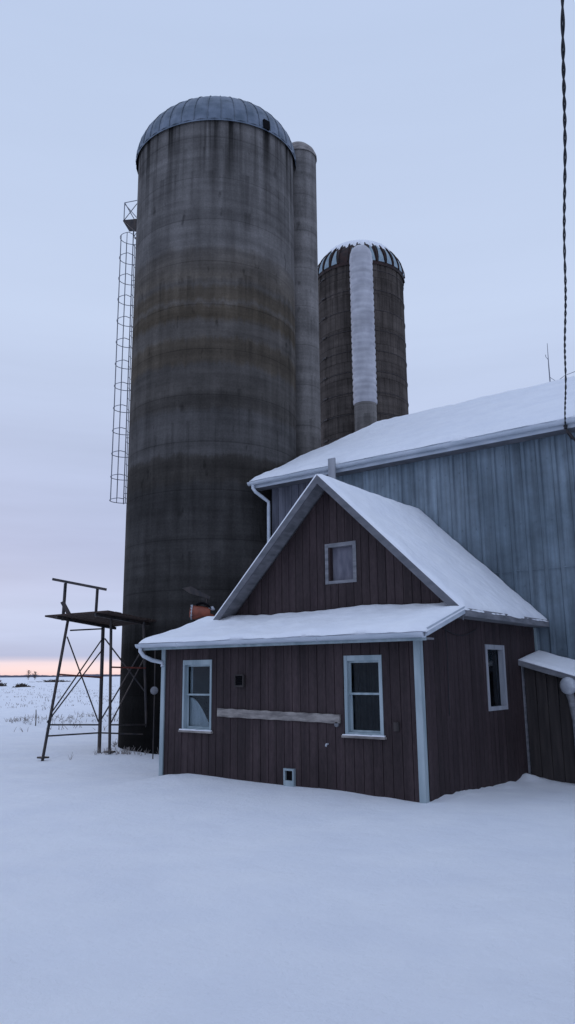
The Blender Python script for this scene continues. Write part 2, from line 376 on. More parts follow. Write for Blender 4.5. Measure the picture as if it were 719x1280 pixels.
# ------------------------------------------------------------------ building helpers
def boards(mbd, place, u0, u1, zb, zt, step, gap, depth, openings=(), jit=.0):
    """vertical boards between u0 and u1; zt(u) gives the top, openings = (ua, ub, za, zb)"""
    cuts = set([u0, u1]); u = u0
    grooves = []
    while u < u1 - .02:
        grooves.append(u); u += step
    edges = sorted(set(grooves + [u1]))
    for a, b in zip(edges, edges[1:]):
        a2, b2 = a + gap / 2, b - gap / 2
        dd = depth + random.uniform(-jit, jit)
        cs = sorted(set([a2, b2] + [c for o in openings for c in o[:2] if a2 < c < b2]))
        for p, q in zip(cs, cs[1:]):
            mid = (p + q) / 2; iv = [(None, None)]
            spans = []; lo = zb
            for o in sorted([o for o in openings if o[0] <= mid <= o[1]], key=lambda o: o[2]):
                spans.append((lo, o[2], False)); lo = o[3]
            spans.append((lo, None, True))
            for s0, s1, tp in spans:
                tp0, tp1 = (zt(p), zt(q)) if tp else (s1, s1)
                if min(tp0, tp1) <= s0 + .01 and max(tp0, tp1) <= s0 + .02: continue
                tp0 = max(tp0, s0 + .001); tp1 = max(tp1, s0 + .001)
                lo4 = [place(p, 0, s0), place(q, 0, s0), place(q, 0, tp1), place(p, 0, tp0)]
                hi4 = [place(p, dd, s0), place(q, dd, s0), place(q, dd, tp1), place(p, dd, tp0)]
                mbd.prism(lo4, hi4)

def snow_slab(c00, c10, c11, c01, t, name, parent, amp=.02, nx=60, ny=24, fall=.10, seed=0, edge_amp=.02, open_=()):
    """uneven snow lying on a sloping quad; c00->c10 is the lower edge"""
    c00, c10, c11, c01 = map(Vector, (c00, c10, c11, c01))
    n = (c10 - c00).cross(c01 - c00).normalized()
    if n.z < 0: n = -n
    mbs = MB(); vs = []; W = (c10 - c00).length; D = (c01 - c00).length
    for j in range(ny + 1):
        for i in range(nx + 1):
            # squeeze samples toward the edges
            u = .5 - .5 * math.cos(PI * i / nx) if False else i / nx; v = j / ny
            u = u + .0; p = (c00 * (1 - u) + c10 * u) * (1 - v) + (c01 * (1 - u) + c11 * u) * v
            e = min(u * W, (1 - u) * W, 9 if 'bottom' in open_ else v * D, 9 if 'top' in open_ else (1 - v) * D)
            k = min(1, e / fall); k = math.sqrt(max(0, 1 - (1 - k) ** 2))
            nn = noise.noise(p * 1.3 + Vector((seed, 0, 0))) * amp + noise.noise(p * 4.5 + Vector((seed, 3, 0))) * amp * .5
            ed = (noise.noise(Vector((p.x * 1.7, p.y * 1.7, seed))) + noise.noise(Vector((p.x * 7, p.y * 7, seed + 4))) * .6) * edge_amp
            h = (t + nn) * (.28 + .72 * k)
            q = p + n * h
            if j == 0 and 'bottom' not in open_: q += (c00 - c01).normalized() * (edge_amp * .6 + ed)
            vs.append(q)
    fs = []
    for j in range(ny):
        for i in range(nx):
            a = j * (nx + 1) + i; fs.append([a, a + 1, a + nx + 2, a + nx + 1])
    # skirt down to the roof
    b = len(vs); ring = [i for i in range(nx + 1)] + [j * (nx + 1) + nx for j in range(1, ny + 1)] + [ny * (nx + 1) + i for i in range(nx - 1, -1, -1)] + [j * (nx + 1) for j in range(ny - 1, 0, -1)]
    for q in ring:
        j, i = divmod(q, nx + 1); u = i / nx; v = j / ny
        vs.append((c00 * (1 - u) + c10 * u) * (1 - v) + (c01 * (1 - u) + c11 * u) * v)
    for k in range(len(ring)):
        l = (k + 1) % len(ring); fs.append([ring[l], ring[k], b + k, b + l])
    fs.append([b + k for k in range(len(ring))])
    mbs.add(vs, fs)
    return mbs.build(name, M['roofsnow'], parent, smooth=True, auto=60)

def make_window(parent, place, ua, ub, za, zb, fw, trim, sash=True, pane_mat='glass', sill=True, rail=None, lip=.03, head=None):
    """frame proud of the wall; pane, sash rails and sill as sub-parts"""
    f = MB()
    def bx(m, p, q, d0, d1, s, t):
        m.prism([place(p, d0, s), place(q, d0, s), place(q, d0, t), place(p, d0, t)], [place(p, d1, s), place(q, d1, s), place(q, d1, t), place(p, d1, t)])
    hd = head or fw
    for m_ in (f,):
        bx(m_, ua, ua + fw, -.06, lip, za, zb); bx(m_, ub - fw, ub, -.06, lip, za, zb)
        bx(m_, ua + fw, ub - fw, -.06, lip - .004, zb - hd, zb); bx(m_, ua + fw, ub - fw, -.06, lip - .004, za, za + fw * .8)
    fo = f.build('window', M[trim], parent)
    ia, ib, ja, jb = ua + fw, ub - fw, za + fw * .8, zb - hd
    s = MB(); sw = .028
    if sash:
        mid = rail if rail else (ja + jb) / 2
        for (a, b, d) in ((mid, jb, -.03), (ja, mid + .03, -.055)):
            bx(s, ia, ia + sw, d - .02, d, a, b); bx(s, ib - sw, ib, d - .02, d, a, b)
            bx(s, ia + sw, ib - sw, d - .02, d - .002, a, a + sw); bx(s, ia + sw, ib - sw, d - .02, d - .002, b - sw, b)
        s.build('sash', M[trim], fo)
    p = MB(); bx(p, ia, ib, -.075, -.068, ja, jb); p.build('pane', M[pane_mat], fo)
    if sill:
        q = MB(); bx(q, ua - .04, ub + .04, .0, lip + .045, za - .035, za - .003); q.build('sill', M['board' if sill == 'w' else trim], fo)
        q = MB()
        n = 14
        for i in range(n):
            a = ua - .03 + (ub - ua + .06) * i / n; b = ua - .03 + (ub - ua + .06) * (i + 1) / n
            h = .014 + .006 * random.random()
            bx(q, a, b, lip - .01 if False else .032, lip + .035, za - .003, za - .003 + h)
        q.build('sill_snow', M['roofsnow'], fo)
    return fo

# ------------------------------------------------------------------ milk house (maroon)
house = thing('milk_house', 'small maroon board-sided house with snowy steep roof, front lean-to and white corner boards', 'house', ((CL + CX) / 2, 11.9, 0))
YB = 14.27
front = lambda u, w, z: (u, CY - w, z)
side = lambda u, w, z: (CX + w, u, z)
# openings
winL = (-9.45, -8.79, .80, 1.945); winR = (-6.19, -5.56, .84, 1.955)
w = MB()
boards(w, front, CL, CX, -.4, lambda u: 2.28, .155, .009, .018, [winL, winR], .002)
def strips(mbd, place, u0, u1, z0, zt, ops, d0, d1):
    cs = sorted(set([u0, u1] + [c for o in ops for c in o[:2]]))
    for p, q in zip(cs, cs[1:]):
        lo = z0; mid = (p + q) / 2
        for o in sorted([o for o in ops if o[0] <= mid <= o[1]], key=lambda o: o[2]):
            mbd.prism([place(p, d0, lo), place(q, d0, lo), place(q, d0, o[2]), place(p, d0, o[2])], [place(p, d1, lo), place(q, d1, lo), place(q, d1, o[2]), place(p, d1, o[2])]); lo = o[3]
        mbd.prism([place(p, d0, lo), place(q, d0, lo), place(q, d0, zt(q)), place(p, d0, zt(p))], [place(p, d1, lo), place(q, d1, lo), place(q, d1, zt(q)), place(p, d1, zt(p))])
strips(w, front, CL + .01, CX - .01, -.4, lambda u: 2.27, [winL, winR], -.09, -.002)
w.build('front_wall', M['siding'], house)
# side wall (right, facing +x): top follows pent roof then eave
sideTop = lambda u: min(2.52, 2.24 + (u - CY) * .29)
winS = (11.86, 12.66, 1.10, 2.14)
w = MB()
boards(w, side, CY + .09, YB, -.5, sideTop, .155, .009, .018, [winS], .002)
strips(w, side, CY + .10, YB, -.5, lambda u: sideTop(u) - .01, [winS], -.09, -.002)
w.build('side_wall', M['siding'], house)
w = MB(); w.box(CL, CL + .1, CY + .1, 10.95, -.4, 2.3); w.build('side_wall', M['siding'], house)
w = MB(); w.box(-9.60, -9.50, 10.98, YB, -.4, 2.62); w.build('side_wall', M['siding'], house)
# main gable
XR, ZR = -7.27, 4.93           # underside apex
XG0, XG1 = -9.62, CX
slR = .965; slL = 1.0
gt = lambda u: ZR - (u - XR) * slR if u > XR else ZR - (XR - u) * slL
YG = 10.95
gab = lambda u, w, z: (u, YG - w, z)
winG = (-7.37, -6.74, 3.20, 3.90)
w = MB()
# split the boards at the ridge so that tops follow both slopes
boards(w, gab, XG0 + .06, XR, 2.3, gt, .155, .009, .018, [(-7.42, -7.42, 0, 0)] if False else [], .002)
boards(w, gab, XR, XG1 - .03, 2.3, gt, .155, .009, .018, [winG], .002)
strips(w, gab, XG0 + .06, XR, 2.3, lambda u: gt(u) - .01, [], -.09, -.002)
strips(w, gab, XR, XG1 - .03, 2.3, lambda u: gt(u) - .01, [winG], -.09, -.002)
w.build('gable_wall', M['siding'], house)
# roof planes. front face of the overhang at y = 10.60
YO = 10.60
apexT = (XR, 5.06)                                             # top surface of the roof deck
def roof_pts(x):                                               # z of deck underside at x
    return gt(x) + .004
rr_x1 = -4.72; rl_x0 = -9.87
zr1 = apexT[1] - (rr_x1 - XR) * slR; zl0 = apexT[1] - (XR - rl_x0) * slL
th = .075
w = MB()
w.prism([(XR, YO, apexT[1]), (rr_x1, YO, zr1), (rr_x1, YO, zr1 - th), (XR, YO, apexT[1] - th)], [(XR, YB, apexT[1]), (rr_x1, YB, zr1), (rr_x1, YB, zr1 - th), (XR, YB, apexT[1] - th)])
w.prism([(rl_x0, YO, zl0), (XR, YO, apexT[1]), (XR, YO, apexT[1] - th), (rl_x0, YO, zl0 - th)], [(rl_x0, YB, zl0), (XR, YB, apexT[1]), (XR, YB, apexT[1] - th), (rl_x0, YB, zl0 - th)])
roof = w.build('roof', M['greywood'], house)
# barge boards on the front of the overhang
for (xa, za, xb, zb) in ((XR, apexT[1] + .02, rr_x1, zr1 + .02), (XR, apexT[1] + .02, rl_x0, zl0 + .02)):
    w = MB(); w.prism([(xa, YO - .028, za), (xb, YO - .028, zb), (xb, YO - .028, zb - .17), (xa, YO - .028, za - .17)], [(xa, YO - .003, za), (xb, YO - .003, zb), (xb, YO - .003, zb - .17), (xa, YO - .003, za - .17)])
    w.build('barge_board', M['barge'], roof)
snow_slab((rr_x1 + .01, YO - .03, zr1 + .004), (rr_x1 + .01, YB, zr1 + .004), (XR, YB, apexT[1] + .004), (XR, YO - .03, apexT[1] + .004), .055, 'roof_snow', roof, seed=1, amp=.03, nx=110, ny=90, edge_amp=.045, fall=.16)
snow_slab((rl_x0, YB, zl0 + .004), (rl_x0, YO - .03, zl0 + .004), (XR, YO - .03, apexT[1] + .004), (XR, YB, apexT[1] + .004), .07, 'roof_snow', roof, seed=2, nx=50, ny=50)
# eave fascia right
w = MB(); w.box(rr_x1 - .02, rr_x1 + .03, YO + .0, YB, zr1 - .09, zr1 + .03); w.build('fascia', M['greywood'], roof)
w = MB(); w.box(CX + .02, rr_x1 - .02, YO + .02, YB, zr1 - .095, zr1 - .078); w.build('soffit', M['greywood'], roof)
# pent roof over the front
PY0, PZ0 = 9.36, 2.24; PY1, PZ1 = 10.93, 2.70; PX0, PX1 = -10.20, -4.72
ps = (PZ1 - PZ0) / (PY1 - PY0)
w = MB()
pm = PZ0 + ps * (10.60 - PY0)
w.prism([(PX0, PY0, PZ0 - .05), (PX1, PY0, PZ0 - .05), (PX1, PY0, PZ0), (PX0, PY0, PZ0)], [(PX0, 10.595, pm - .05), (PX1, 10.595, pm - .05), (PX1, 10.595, pm), (PX0, 10.595, pm)])
w.prism([(PX0, 10.596, pm - .05), (CX - .02, 10.596, pm - .05), (CX - .02, 10.596, pm), (PX0, 10.596, pm)], [(PX0, PY1, PZ1 - .05), (CX - .02, PY1, PZ1 - .05), (CX - .02, PY1, PZ1), (PX0, PY1, PZ1)])
pent = w.build('pent_roof', M['greywood'], house)
PYM = 10.60; PZM = PZ0 + ps * (PYM - PY0)
for x in (PX1 + .003, PX0 - .028):                             # barge boards on both ends
    w = MB(); w.prism([(x, PY0, PZ0 - .055), (x + .025, PY0, PZ0 - .055), (x + .025, PY0, PZ0 + .05), (x, PY0, PZ0 + .05)],
            [(x, PYM, PZ0 - .055 + ps * (PYM - PY0)), (x + .025, PYM, PZ0 - .055 + ps * (PYM - PY0)), (x + .025, PYM, PZ0 + .05 + ps * (PYM - PY0)), (x, PYM, PZ0 + .05 + ps * (PYM - PY0))])
    w.build('barge_board', M['gutter'], pent)
w = MB(); w.box(PX0 + .01, PX1 - .01, PY0 + .03, CY - .025, PZ0 - .10, PZ0 - .075); w.build('soffit', M['greywood'], pent)
w = MB(); w.box(PX0 + .01, PX1 - .01, PY0 + .002, PY0 + .03, PZ0 - .115, PZ0 - .02); w.build('fascia', M['whitetrim'], pent)
snow_slab((PX0 - .02, PY0 - .05, PZ0 + .004 - .05 * ps), (PX1 + .03, PY0 - .05, PZ0 + .004 - .05 * ps), (PX1 + .03, 10.60, pm + .004), (PX0 - .02, 10.60, pm + .004), .072, 'roof_snow', pent, seed=3, nx=200, ny=44, amp=.04, edge_amp=.04, fall=.14, open_=('top',))
snow_slab((PX0 - .02, 10.60, pm + .004), (CX - .03, 10.60, pm + .004), (CX - .03, PY1 - .02, PZ1 + .004), (PX0 - .02, PY1 - .02, PZ1 + .004), .072, 'roof_snow', pent, seed=3, nx=190, ny=10, amp=.04, fall=.14, open_=('bottom', 'top'))
# gutter: half round trough with seams
w = MB()
ga = [(PI + PI * i / 8) for i in range(9)]
gy, gz_, gr = PY0 - .062, PZ0 - .012, .062
def trough(w, x0, x1, rr=gr, t=.006):
    po = [(gy + rr * math.cos(a), gz_ + rr * 1.05 * math.sin(a)) for a in ga]; pi_ = [(gy + (rr - t) * math.cos(a), gz_ + (rr - t) * math.sin(a)) for a in ga][::-1]
    pr = po + pi_
    n = len(pr); vs = [(x0, a, b) for a, b in pr] + [(x1, a, b) for a, b in pr]
    w.add(vs, [[i, (i + 1) % n, n + (i + 1) % n, n + i] for i in range(n)] + [[i, i + 1, n - 2 - i, n - 1 - i] for i in range(len(ga) - 1)] + [[n + i + 1, n + i, 2 * n - 1 - i, 2 * n - 2 - i] for i in range(len(ga) - 1)])
trough(w, PX0 - .05, PX1 + .0)
for x in (PX0 - .052, PX0 + .9, PX0 + 2.3, PX0 + 3.75, PX1 - .02): trough(w, x, x + .035, gr + .006, .012)
gut = w.build('gutter', M['gutter'], house, smooth=True, auto=40)
# elbow going back to the left corner
w = MB()
x0 = PX0 + .02
w.tube([(x0, gy, gz_ - .05), (x0, gy, gz_ - .12), (x0 + .03, gy + .05, gz_ - .20), (x0 + .12, gy + .16, gz_ - .27), (x0 + .24, CY - .05, gz_ - .31), (x0 + .26, CY - .05, gz_ - .38)], .036, 10)
w.build('downspout_elbow', M['gutter'], house, smooth=True, auto=50)
# corner boards
w = MB(); w.box(CX - .07, CX + .028, CY - .045, CY - .02, -.4, 2.17); w.box(CX + .004, CX + .028, CY - .02, CY + .05, -.4, 2.17); w.build('corner_board', M['whitetrim'], house)
w = MB(); w.box(CL - .03, CL + .055, CY - .045, CY - .02, -.4, 2.17); w.box(CL - .03, CL - .005, CY - .02, CY + .08, -.4, 2.17); w.build('corner_board', M['whitetrim'], house)
w = MB(); w.box(CX + .02, CX + .04, 13.40, 13.50, -.4, 1.9); w.build('corner_board', M['greywood'], house)
w = MB(); w.box(CX + .02, CX + .045, YB - .1, YB - .01, 1.9, 2.5); w.build('corner_board', M['whitetrim'], house)
# windows
fo = make_window(house, front, *winL, .037, 'whitetrim', rail=1.36, sill='w', head=.08)
fo['label'] = 'left front window with pale curtain behind the lower sash'
w = MB(); n = 16                                               # drawn-aside curtain, folds as real waves
vs = []; fs = []
for j in range(9):
    t = j / 8
    for i in range(n + 1):
        u = i / n
        x = -9.40 + u * (.10 + .40 * (1 - t) ** .7) ; z = .86 + t * .47
        vs.append((x, CY + .105 + .012 * math.sin(u * 17), z - .02 * u))
for j in range(8):
    for i in range(n):
        a = j * (n + 1) + i; fs.append([a, a + 1, a + n + 2, a + n + 1])
w.add(vs, fs)
vs = [(-9.40, CY + .11, 1.38), (-9.34, CY + .11, 1.38), (-9.345, CY + .11, 1.86), (-9.40, CY + .11, 1.86)]
w.add(vs, [[0, 1, 2, 3]])
c = w.build('curtain', M['curtain'], fo, smooth=True)
fo = make_window(house, front, *winR, .05, 'whitetrim', rail=1.40, sill='w', head=.075); fo['label'] = 'dark empty front window nearest the white corner board'
fo = make_window(house, side, *winS, .075, 'palewood', sash=False, sill=False); fo['label'] = 'narrow side window in a bare wooden frame'
fo = make_window(house, gab, *winG, .065, 'greywood', sash=False, sill=False, pane_mat='greyboard'); fo['label'] = 'small gable window covered by a grey sheet'
# interior partition so that rooms stay dark (floor and ceiling of the lean-to room)
w = MB(); w.box(CL + .1, CX - .1, CY + .1, YB, 2.0, 2.04) if False else w.box(CL + .1, CX - .1, CY + .12, YB, 2.16, 2.2); w.build('ceiling_boards', M['darkwood'], house)
# bits on the front wall
w = MB()
n = 30; pr = []
for i in range(n + 1):
    x = -8.64 + (8.64 - 6.27) * i / n; pr.append((x, 1.035 - .04 * (i / n) + .004 * math.sin(i * 1.3), 1.165 - .045 * (i / n) + .005 * math.sin(i * 2.1)))
for (xa, a0, a1), (xb, b0, b1) in zip(pr, pr[1:]):
    w.prism([(xa, CY - .05, a0), (xb, CY - .05, b0), (xb, CY - .019, b0), (xa, CY - .019, a0)], [(xa, CY - .05, a1), (xb, CY - .05, b1), (xb, CY - .019, b1), (xa, CY - .019, a1)])
w.build('ledger_board', M['board'], house)
w = MB()
w.box(-8.27, -8.08, CY - .055, CY - .019, 1.50, 1.53, 0); w.box(-8.27, -8.25, CY - .055, CY - .019, 1.53, 1.68, 0); w.box(-8.10, -8.08, CY - .055, CY - .019, 1.53, 1.68, 0)
w.box(-8.27, -8.08, CY - .06, CY - .019, 1.68, 1.70, 0)
w.box(-8.25, -8.10, CY - .03, CY - .019, 1.53, 1.68, 1)
for k in range(4): w.prism([(-8.25, CY - .05, 1.535 + k * .036), (-8.10, CY - .05, 1.535 + k * .036), (-8.10, CY - .03, 1.555 + k * .036), (-8.25, CY - .03, 1.555 + k * .036)],
                           [(-8.25, CY - .05, 1.540 + k * .036), (-8.10, CY - .05, 1.540 + k * .036), (-8.10, CY - .03, 1.560 + k * .036), (-8.25, CY - .03, 1.560 + k * .036)], 1)
w.build('wall_vent', [M['darkwood'], M['black']], house)
w = MB()
w.box(-7.28, -7.255, CY - .07, CY - .019, .04, .32); w.box(-7.115, -7.09, CY - .07, CY - .019, .04, .32)
w.box(-7.255, -7.115, CY - .07, CY - .019, .29, .318); w.box(-7.255, -7.115, CY - .07, CY - .019, .04, .15)
w.box(-7.255, -7.115, CY - .025, CY - .019, .15, .29, 1)
w.build('hatch_box', [M['whitetrim'], M['black']], house)
w = MB(); w.box(-5.39, -5.31, CY - .05, CY - .019, .92, 1.04); w.build('outlet_box', M['darkwood'], house)
w = MB(); w.tube([(-6.50, CY - .019, .70), (-6.50, CY - .06, .70), (-6.50, CY - .075, .67)], .014, 8); w.build('tap', M['palemetal'], house)
w = MB(); w.tube([(-6.33, CY - .02, .98), (-6.33, CY - .05, .98)], .035, 10); w.build('cover_plate', M['greywood'], house)
# loose wires on the side wall
w = MB()
pts = []
for i in range(15):
    t = i / 14; pts.append((CX + .035, 10.35 + t * 1.2, 2.33 - .10 * math.sin(t * PI) + .04 * t))
w.tube(pts, .006, 5); w.tube([(CX + .035, 10.42, 2.36), (CX + .04, 10.43, 2.0), (CX + .035, 10.41, 1.1)], .006, 5)
w.build('loose_wire', M['cable'], house)

# ------------------------------------------------------------------ barn
barn = thing('barn', 'long barn with blue grey steel siding and snowy roof behind the maroon house', 'barn', (-4, 20, 0))
BX0, BX1, BY0, BY1, BYR = -11.15, 8.0, 14.3, 25.9, 20.1
EZ = 6.18; RZ = 9.36; bs = (RZ - 6.27) / (BYR - 13.98)
SEAM = -9.40
# ribbed steel front
w = MB(); prof = []; x = SEAM
while x < BX1:
    prof += [(x, 0), (x + .19, 0), (x + .215, .032), (x + .275, .032)]; x += .30
prof.append((BX1, 0))
vs = []
for z in (-.4, 6.35):
    for px, d in prof: vs.append((px, BY0 - d, z))
n = len(prof)
w.add(vs, [[i, i + 1, n + i + 1, n + i] for i in range(n - 1)])
w.box(SEAM, BX1, BY0 + .01, BY0 + .06, -.4, 6.35)
for zz in (.9, 2.1, 3.3, 4.5, 5.7):                              # rows of screws beside the ribs
    x = SEAM + .10
    while x < 0: w.box(x - .011, x + .011, BY0 - .012, BY0 - .001, zz - .011, zz + .011); x += .30
w.box(SEAM + .01, 0, BY0 - .034, BY0 - .0325, 3.58, 3.60)
w.build('steel_wall', M['steel'], barn)
w = MB()
boards(w, lambda u, d, z: (u, BY0 - d, z), BX0, SEAM - .005, -.4, lambda u: 6.35, .2, .012, .03, [], .004)
w.box(BX0 + .01, SEAM - .01, BY0 + .005, BY0 + .05, -.4, 6.34)
w.build('board_wall', M['barnwood'], barn)
for xx in (BX0, BX1 - .12):                                    # gable end walls
    w = MB(); w.prism([(xx, BY0 + .06, -.4), (xx, BY1, -.4), (xx, BY1, 6.3), (xx, BYR, RZ - .05), (xx, BY0 + .06, 6.3)], [(xx + .12, BY0 + .06, -.4), (xx + .12, BY1, -.4), (xx + .12, BY1, 6.3), (xx + .12, BYR, RZ - .05), (xx + .12, BY0 + .06, 6.3)])
    w.build('gable_wall', M['barnwood'], barn)
w = MB(); w.box(BX0 + .12, BX1 - .12, BY1 - .12, BY1, -.4, 6.3); w.build('back_wall', M['barnwood'], barn)
# upright pale plank beside the peak of the small house
w = MB(); w.box(-9.17, -8.99, 13.78, 13.82, 3.0, 6.40); w.build('upright_plank', M['palewood'], barn)
RX0, RX1, RY0 = -11.5, 8.3, 13.98
w = MB(); ez = 6.27
w.prism([(RX0, RY0, ez - .07), (RX0, BYR, RZ - .07), (RX0, BYR, RZ), (RX0, RY0, ez)], [(RX1, RY0, ez - .07), (RX1, BYR, RZ - .07), (RX1, BYR, RZ), (RX1, RY0, ez)])
w.prism([(RX0, 26.22, ez - .07), (RX0, 26.22, ez), (RX0, BYR, RZ), (RX0, BYR, RZ - .07)], [(RX1, 26.22, ez - .07), (RX1, 26.22, ez), (RX1, BYR, RZ), (RX1, BYR, RZ - .07)])
broof = w.build('roof', M['greywood'], barn)
snow_slab((RX0 - .02, RY0 - .05, ez + .004), (RX1, RY0 - .05, ez + .004), (RX1, BYR, RZ + .004), (RX0 - .02, BYR, RZ + .004), .085, 'roof_snow', broof, seed=5, nx=420, ny=60, amp=.035, fall=.2, edge_amp=.06)
snow_slab((RX1, 26.25, ez + .004), (RX0 - .02, 26.25, ez + .004), (RX0 - .02, BYR, RZ + .004), (RX1, BYR, RZ + .004), .085, 'roof_snow', broof, seed=6, nx=60, ny=20)
w = MB(); w.box(RX0, RX1, RY0 - .03, RY0 - .003, ez - .17, ez - .02); w.build('fascia', M['gutter'], broof)
w = MB(); w.box(RX0 + .01, RX1, RY0 + .0, BY0 - .035, ez - .17, ez - .15); w.build('soffit', M['barge'], broof)
w = MB(); w.prism([(RX0 - .025, RY0 - .02, ez - .17), (RX0 - .025, BYR, RZ - .17), (RX0 - .025, BYR, RZ + .02), (RX0 - .025, RY0 - .02, ez + .02)], [(RX0 - .003, RY0 - .02, ez - .17), (RX0 - .003, BYR, RZ - .17), (RX0 - .003, BYR, RZ + .02), (RX0 - .003, RY0 - .02, ez + .02)])
w.build('barge_board', M['greywood'], broof)
w = MB(); gy, gz_, gr = RY0 - .10, ez - .035, .072
trough(w, RX0 - .05, RX1 - .05, gr)
xx = RX0 + 1.2
while xx < RX1: trough(w, xx, xx + .03, gr + .006, .012); xx += 1.5
w.build('gutter', M['gutter'], barn, smooth=True, auto=40)
w = MB(); x0 = -11.42
w.tube([(x0, gy, gz_ - .05), (x0, gy, gz_ - .14), (x0 + .05, gy + .04, gz_ - .24), (x0 + .17, gy + .15, gz_ - .36), (x0 + .22, BY0 - .09, gz_ - .46), (x0 + .22, BY0 - .09, gz_ - .62), (x0 + .22, BY0 - .09, 2.4)], .042, 10)
w.build('downspout', M['gutter'], barn, smooth=True, auto=50)
# lightning rod on the ridge
w = MB(); zt = RZ + .08
w.tube([(-6.06, BYR, zt - .1), (-6.06, BYR, zt + .5), (-6.05, BYR, zt + 1.12)], [.018, .014, .006], 6)
w.tube([(-6.05, BYR, zt + .62), (-6.12, BYR, zt + .74), (-6.12, BYR, zt + .80)], .008, 5)
w.tube([(-5.90, BYR, zt - .03), (-6.05, BYR, zt + .12)], .008, 5)
w.tube([(-5.80, BYR, zt), (-5.60, BYR - .2, zt + .0), (-5.2, BYR - .3, zt + .02)], .008, 5)
w.build('lightning_rod', M['cagemetal'], barn)
# bracket for the cable at the right and dark fittings under it
w = MB()
w.tube([(-3.98, 13.9, 6.12), (-3.98, 14.02, 6.02), (-3.98, 14.27, 5.98)], .02, 6)
w.lathe((-3.98, 13.9, 6.08), [(.0, 0), (.035, .005), (.028, .03), (.04, .05), (.028, .07), (.0, .085)], 12)
w.tube([(-3.98, 13.92, 6.08), (-3.86, 14.1, 5.85), (-3.72, 14.2, 5.72), (-3.62, 14.24, 5.2), (-3.62, 14.24, 3)], .022, 6)
w.box(-3.82, -3.52, 14.15, 14.26, 4.85, 5.15)
w.build('cable_bracket', M['darkmetal'], barn)

# ------------------------------------------------------------------ lean-to shed at the right
shed = thing('lean_to_shed', 'low dark lean-to shed with snowy roof against the blue barn at the right edge', 'shed', (-3.8, 13.9, 0))
SY = 13.47
szt = lambda x: 1.90 - (x + 4.95) * .30
w = MB()
boards(w, lambda u, d, z: (u, SY - d, z), -4.92, -2.6, -.5, lambda u: szt(u) - .06, .19, .014, .02, [], .004)
w.box(-4.90, -2.62, SY + .003, SY + .04, -.5, 1.15)
w.box(-2.64, -2.60, SY + .04, BY0 - .05, -.5, 1.1)
w.build('wall', M['darkwood'], shed)
w = MB(); xa, xb = -5.0 + .055, -2.4
w.prism([(xa, SY - .16, szt(xa) - .06), (xb, SY - .16, szt(xb) - .06), (xb, SY - .16, szt(xb)), (xa, SY - .16, szt(xa))],
        [(xa, BY0 - .05, szt(xa) + .10), (xb, BY0 - .05, szt(xb) + .10), (xb, BY0 - .05, szt(xb) + .16), (xa, BY0 - .05, szt(xa) + .16)])
sr = w.build('roof', M['greywood'], shed)
w = MB(); w.prism([(xa - .01, SY - .185, szt(xa) - .085), (xb, SY - .185, szt(xb) - .085), (xb, SY - .185, szt(xb) + .02), (xa - .01, SY - .185, szt(xa) + .02)],
                  [(xa - .01, SY - .163, szt(xa) - .085), (xb, SY - .163, szt(xb) - .085), (xb, SY - .163, szt(xb) + .02), (xa - .01, SY - .163, szt(xa) + .02)])
w.build('fascia', M['greywood'], sr)
snow_slab((xa, SY - .19, szt(xa) + .004), (xb, SY - .19, szt(xb) + .004), (xb, BY0 - .05, szt(xb) + .164), (xa, BY0 - .05, szt(xa) + .164), .05, 'roof_snow', sr, seed=9, nx=60, ny=20, amp=.015, fall=.06)

# pale round hood on a pipe
vp = thing('vent_pipe', 'grey upright pipe with pale round hood in front of the dark shed wall', 'pipe', (-4.06, 13.3, -.12))
w = MB(); w.tube([(-4.06, 13.32, -.3), (-4.06, 13.32, .9), (-4.10, 13.31, 1.25), (-4.13, 13.30, 1.40)], [.05, .055, .06, .075], 14); w.build('pipe', M['greywood'], vp, smooth=True, auto=50)
w = MB(); c0 = Vector((-4.12, 13.26, 1.47)); d = Vector((-.35, -1, .05)).normalized()
pts = [c0 + d * t for t in (-.10, -.09, -.05, 0, .04, .07, .085)]
w.tube(pts, [.05, .10, .135, .145, .135, .09, .02], 22); w.build('hood', M['palemetal'], vp, smooth=True)

# ------------------------------------------------------------------ tall concrete silo
SC = Vector((-13.85, 15.11, 0)); SR = 2.30; RIM = 16.58
silo = thing('tall_silo', 'tall stained concrete silo with a ribbed galvanised dome, largest thing in the picture', 'silo', (SC.x, SC.y, 0))
w = MB(); prof = []
z = -.4
while z < RIM: prof.append((SR, z)); z += .61
prof.append((SR, RIM + .17))
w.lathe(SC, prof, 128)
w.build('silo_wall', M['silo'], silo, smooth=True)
# dome with gores
NG = 40; b = 1.73; tilt = Vector((.42, .28)) * .0
def dome_z(x, y): return .055 * ((x - SC.x) * .674 + (y - SC.y) * .739 * 0 + 0) if False else .045 * ((x - SC.x) * .80 + (y - SC.y) * .60) + .085 * ((x - SC.x) * -.675 + (y - SC.y) * .738)
w = MB(); NR = 14; vs = []
rd = SR + .07
for j in range(NR + 1):
    t = j / NR * PI / 2
    for k in range(NG * 2):
        a = 2 * PI * k / (NG * 2)
        rr = rd * math.cos(t) + (.022 if k % 2 else 0) * math.cos(t)
        x = SC.x + rr * math.cos(a); y = SC.y + rr * math.sin(a)
        vs.append((x, y, RIM + .0 + b * math.sin(t) + dome_z(x, y)))
n = NG * 2; fs = []
for j in range(NR):
    for k in range(n): fs.append([j * n + k, j * n + (k + 1) % n, (j + 1) * n + (k + 1) % n, (j + 1) * n + k])
w.add(vs, fs)
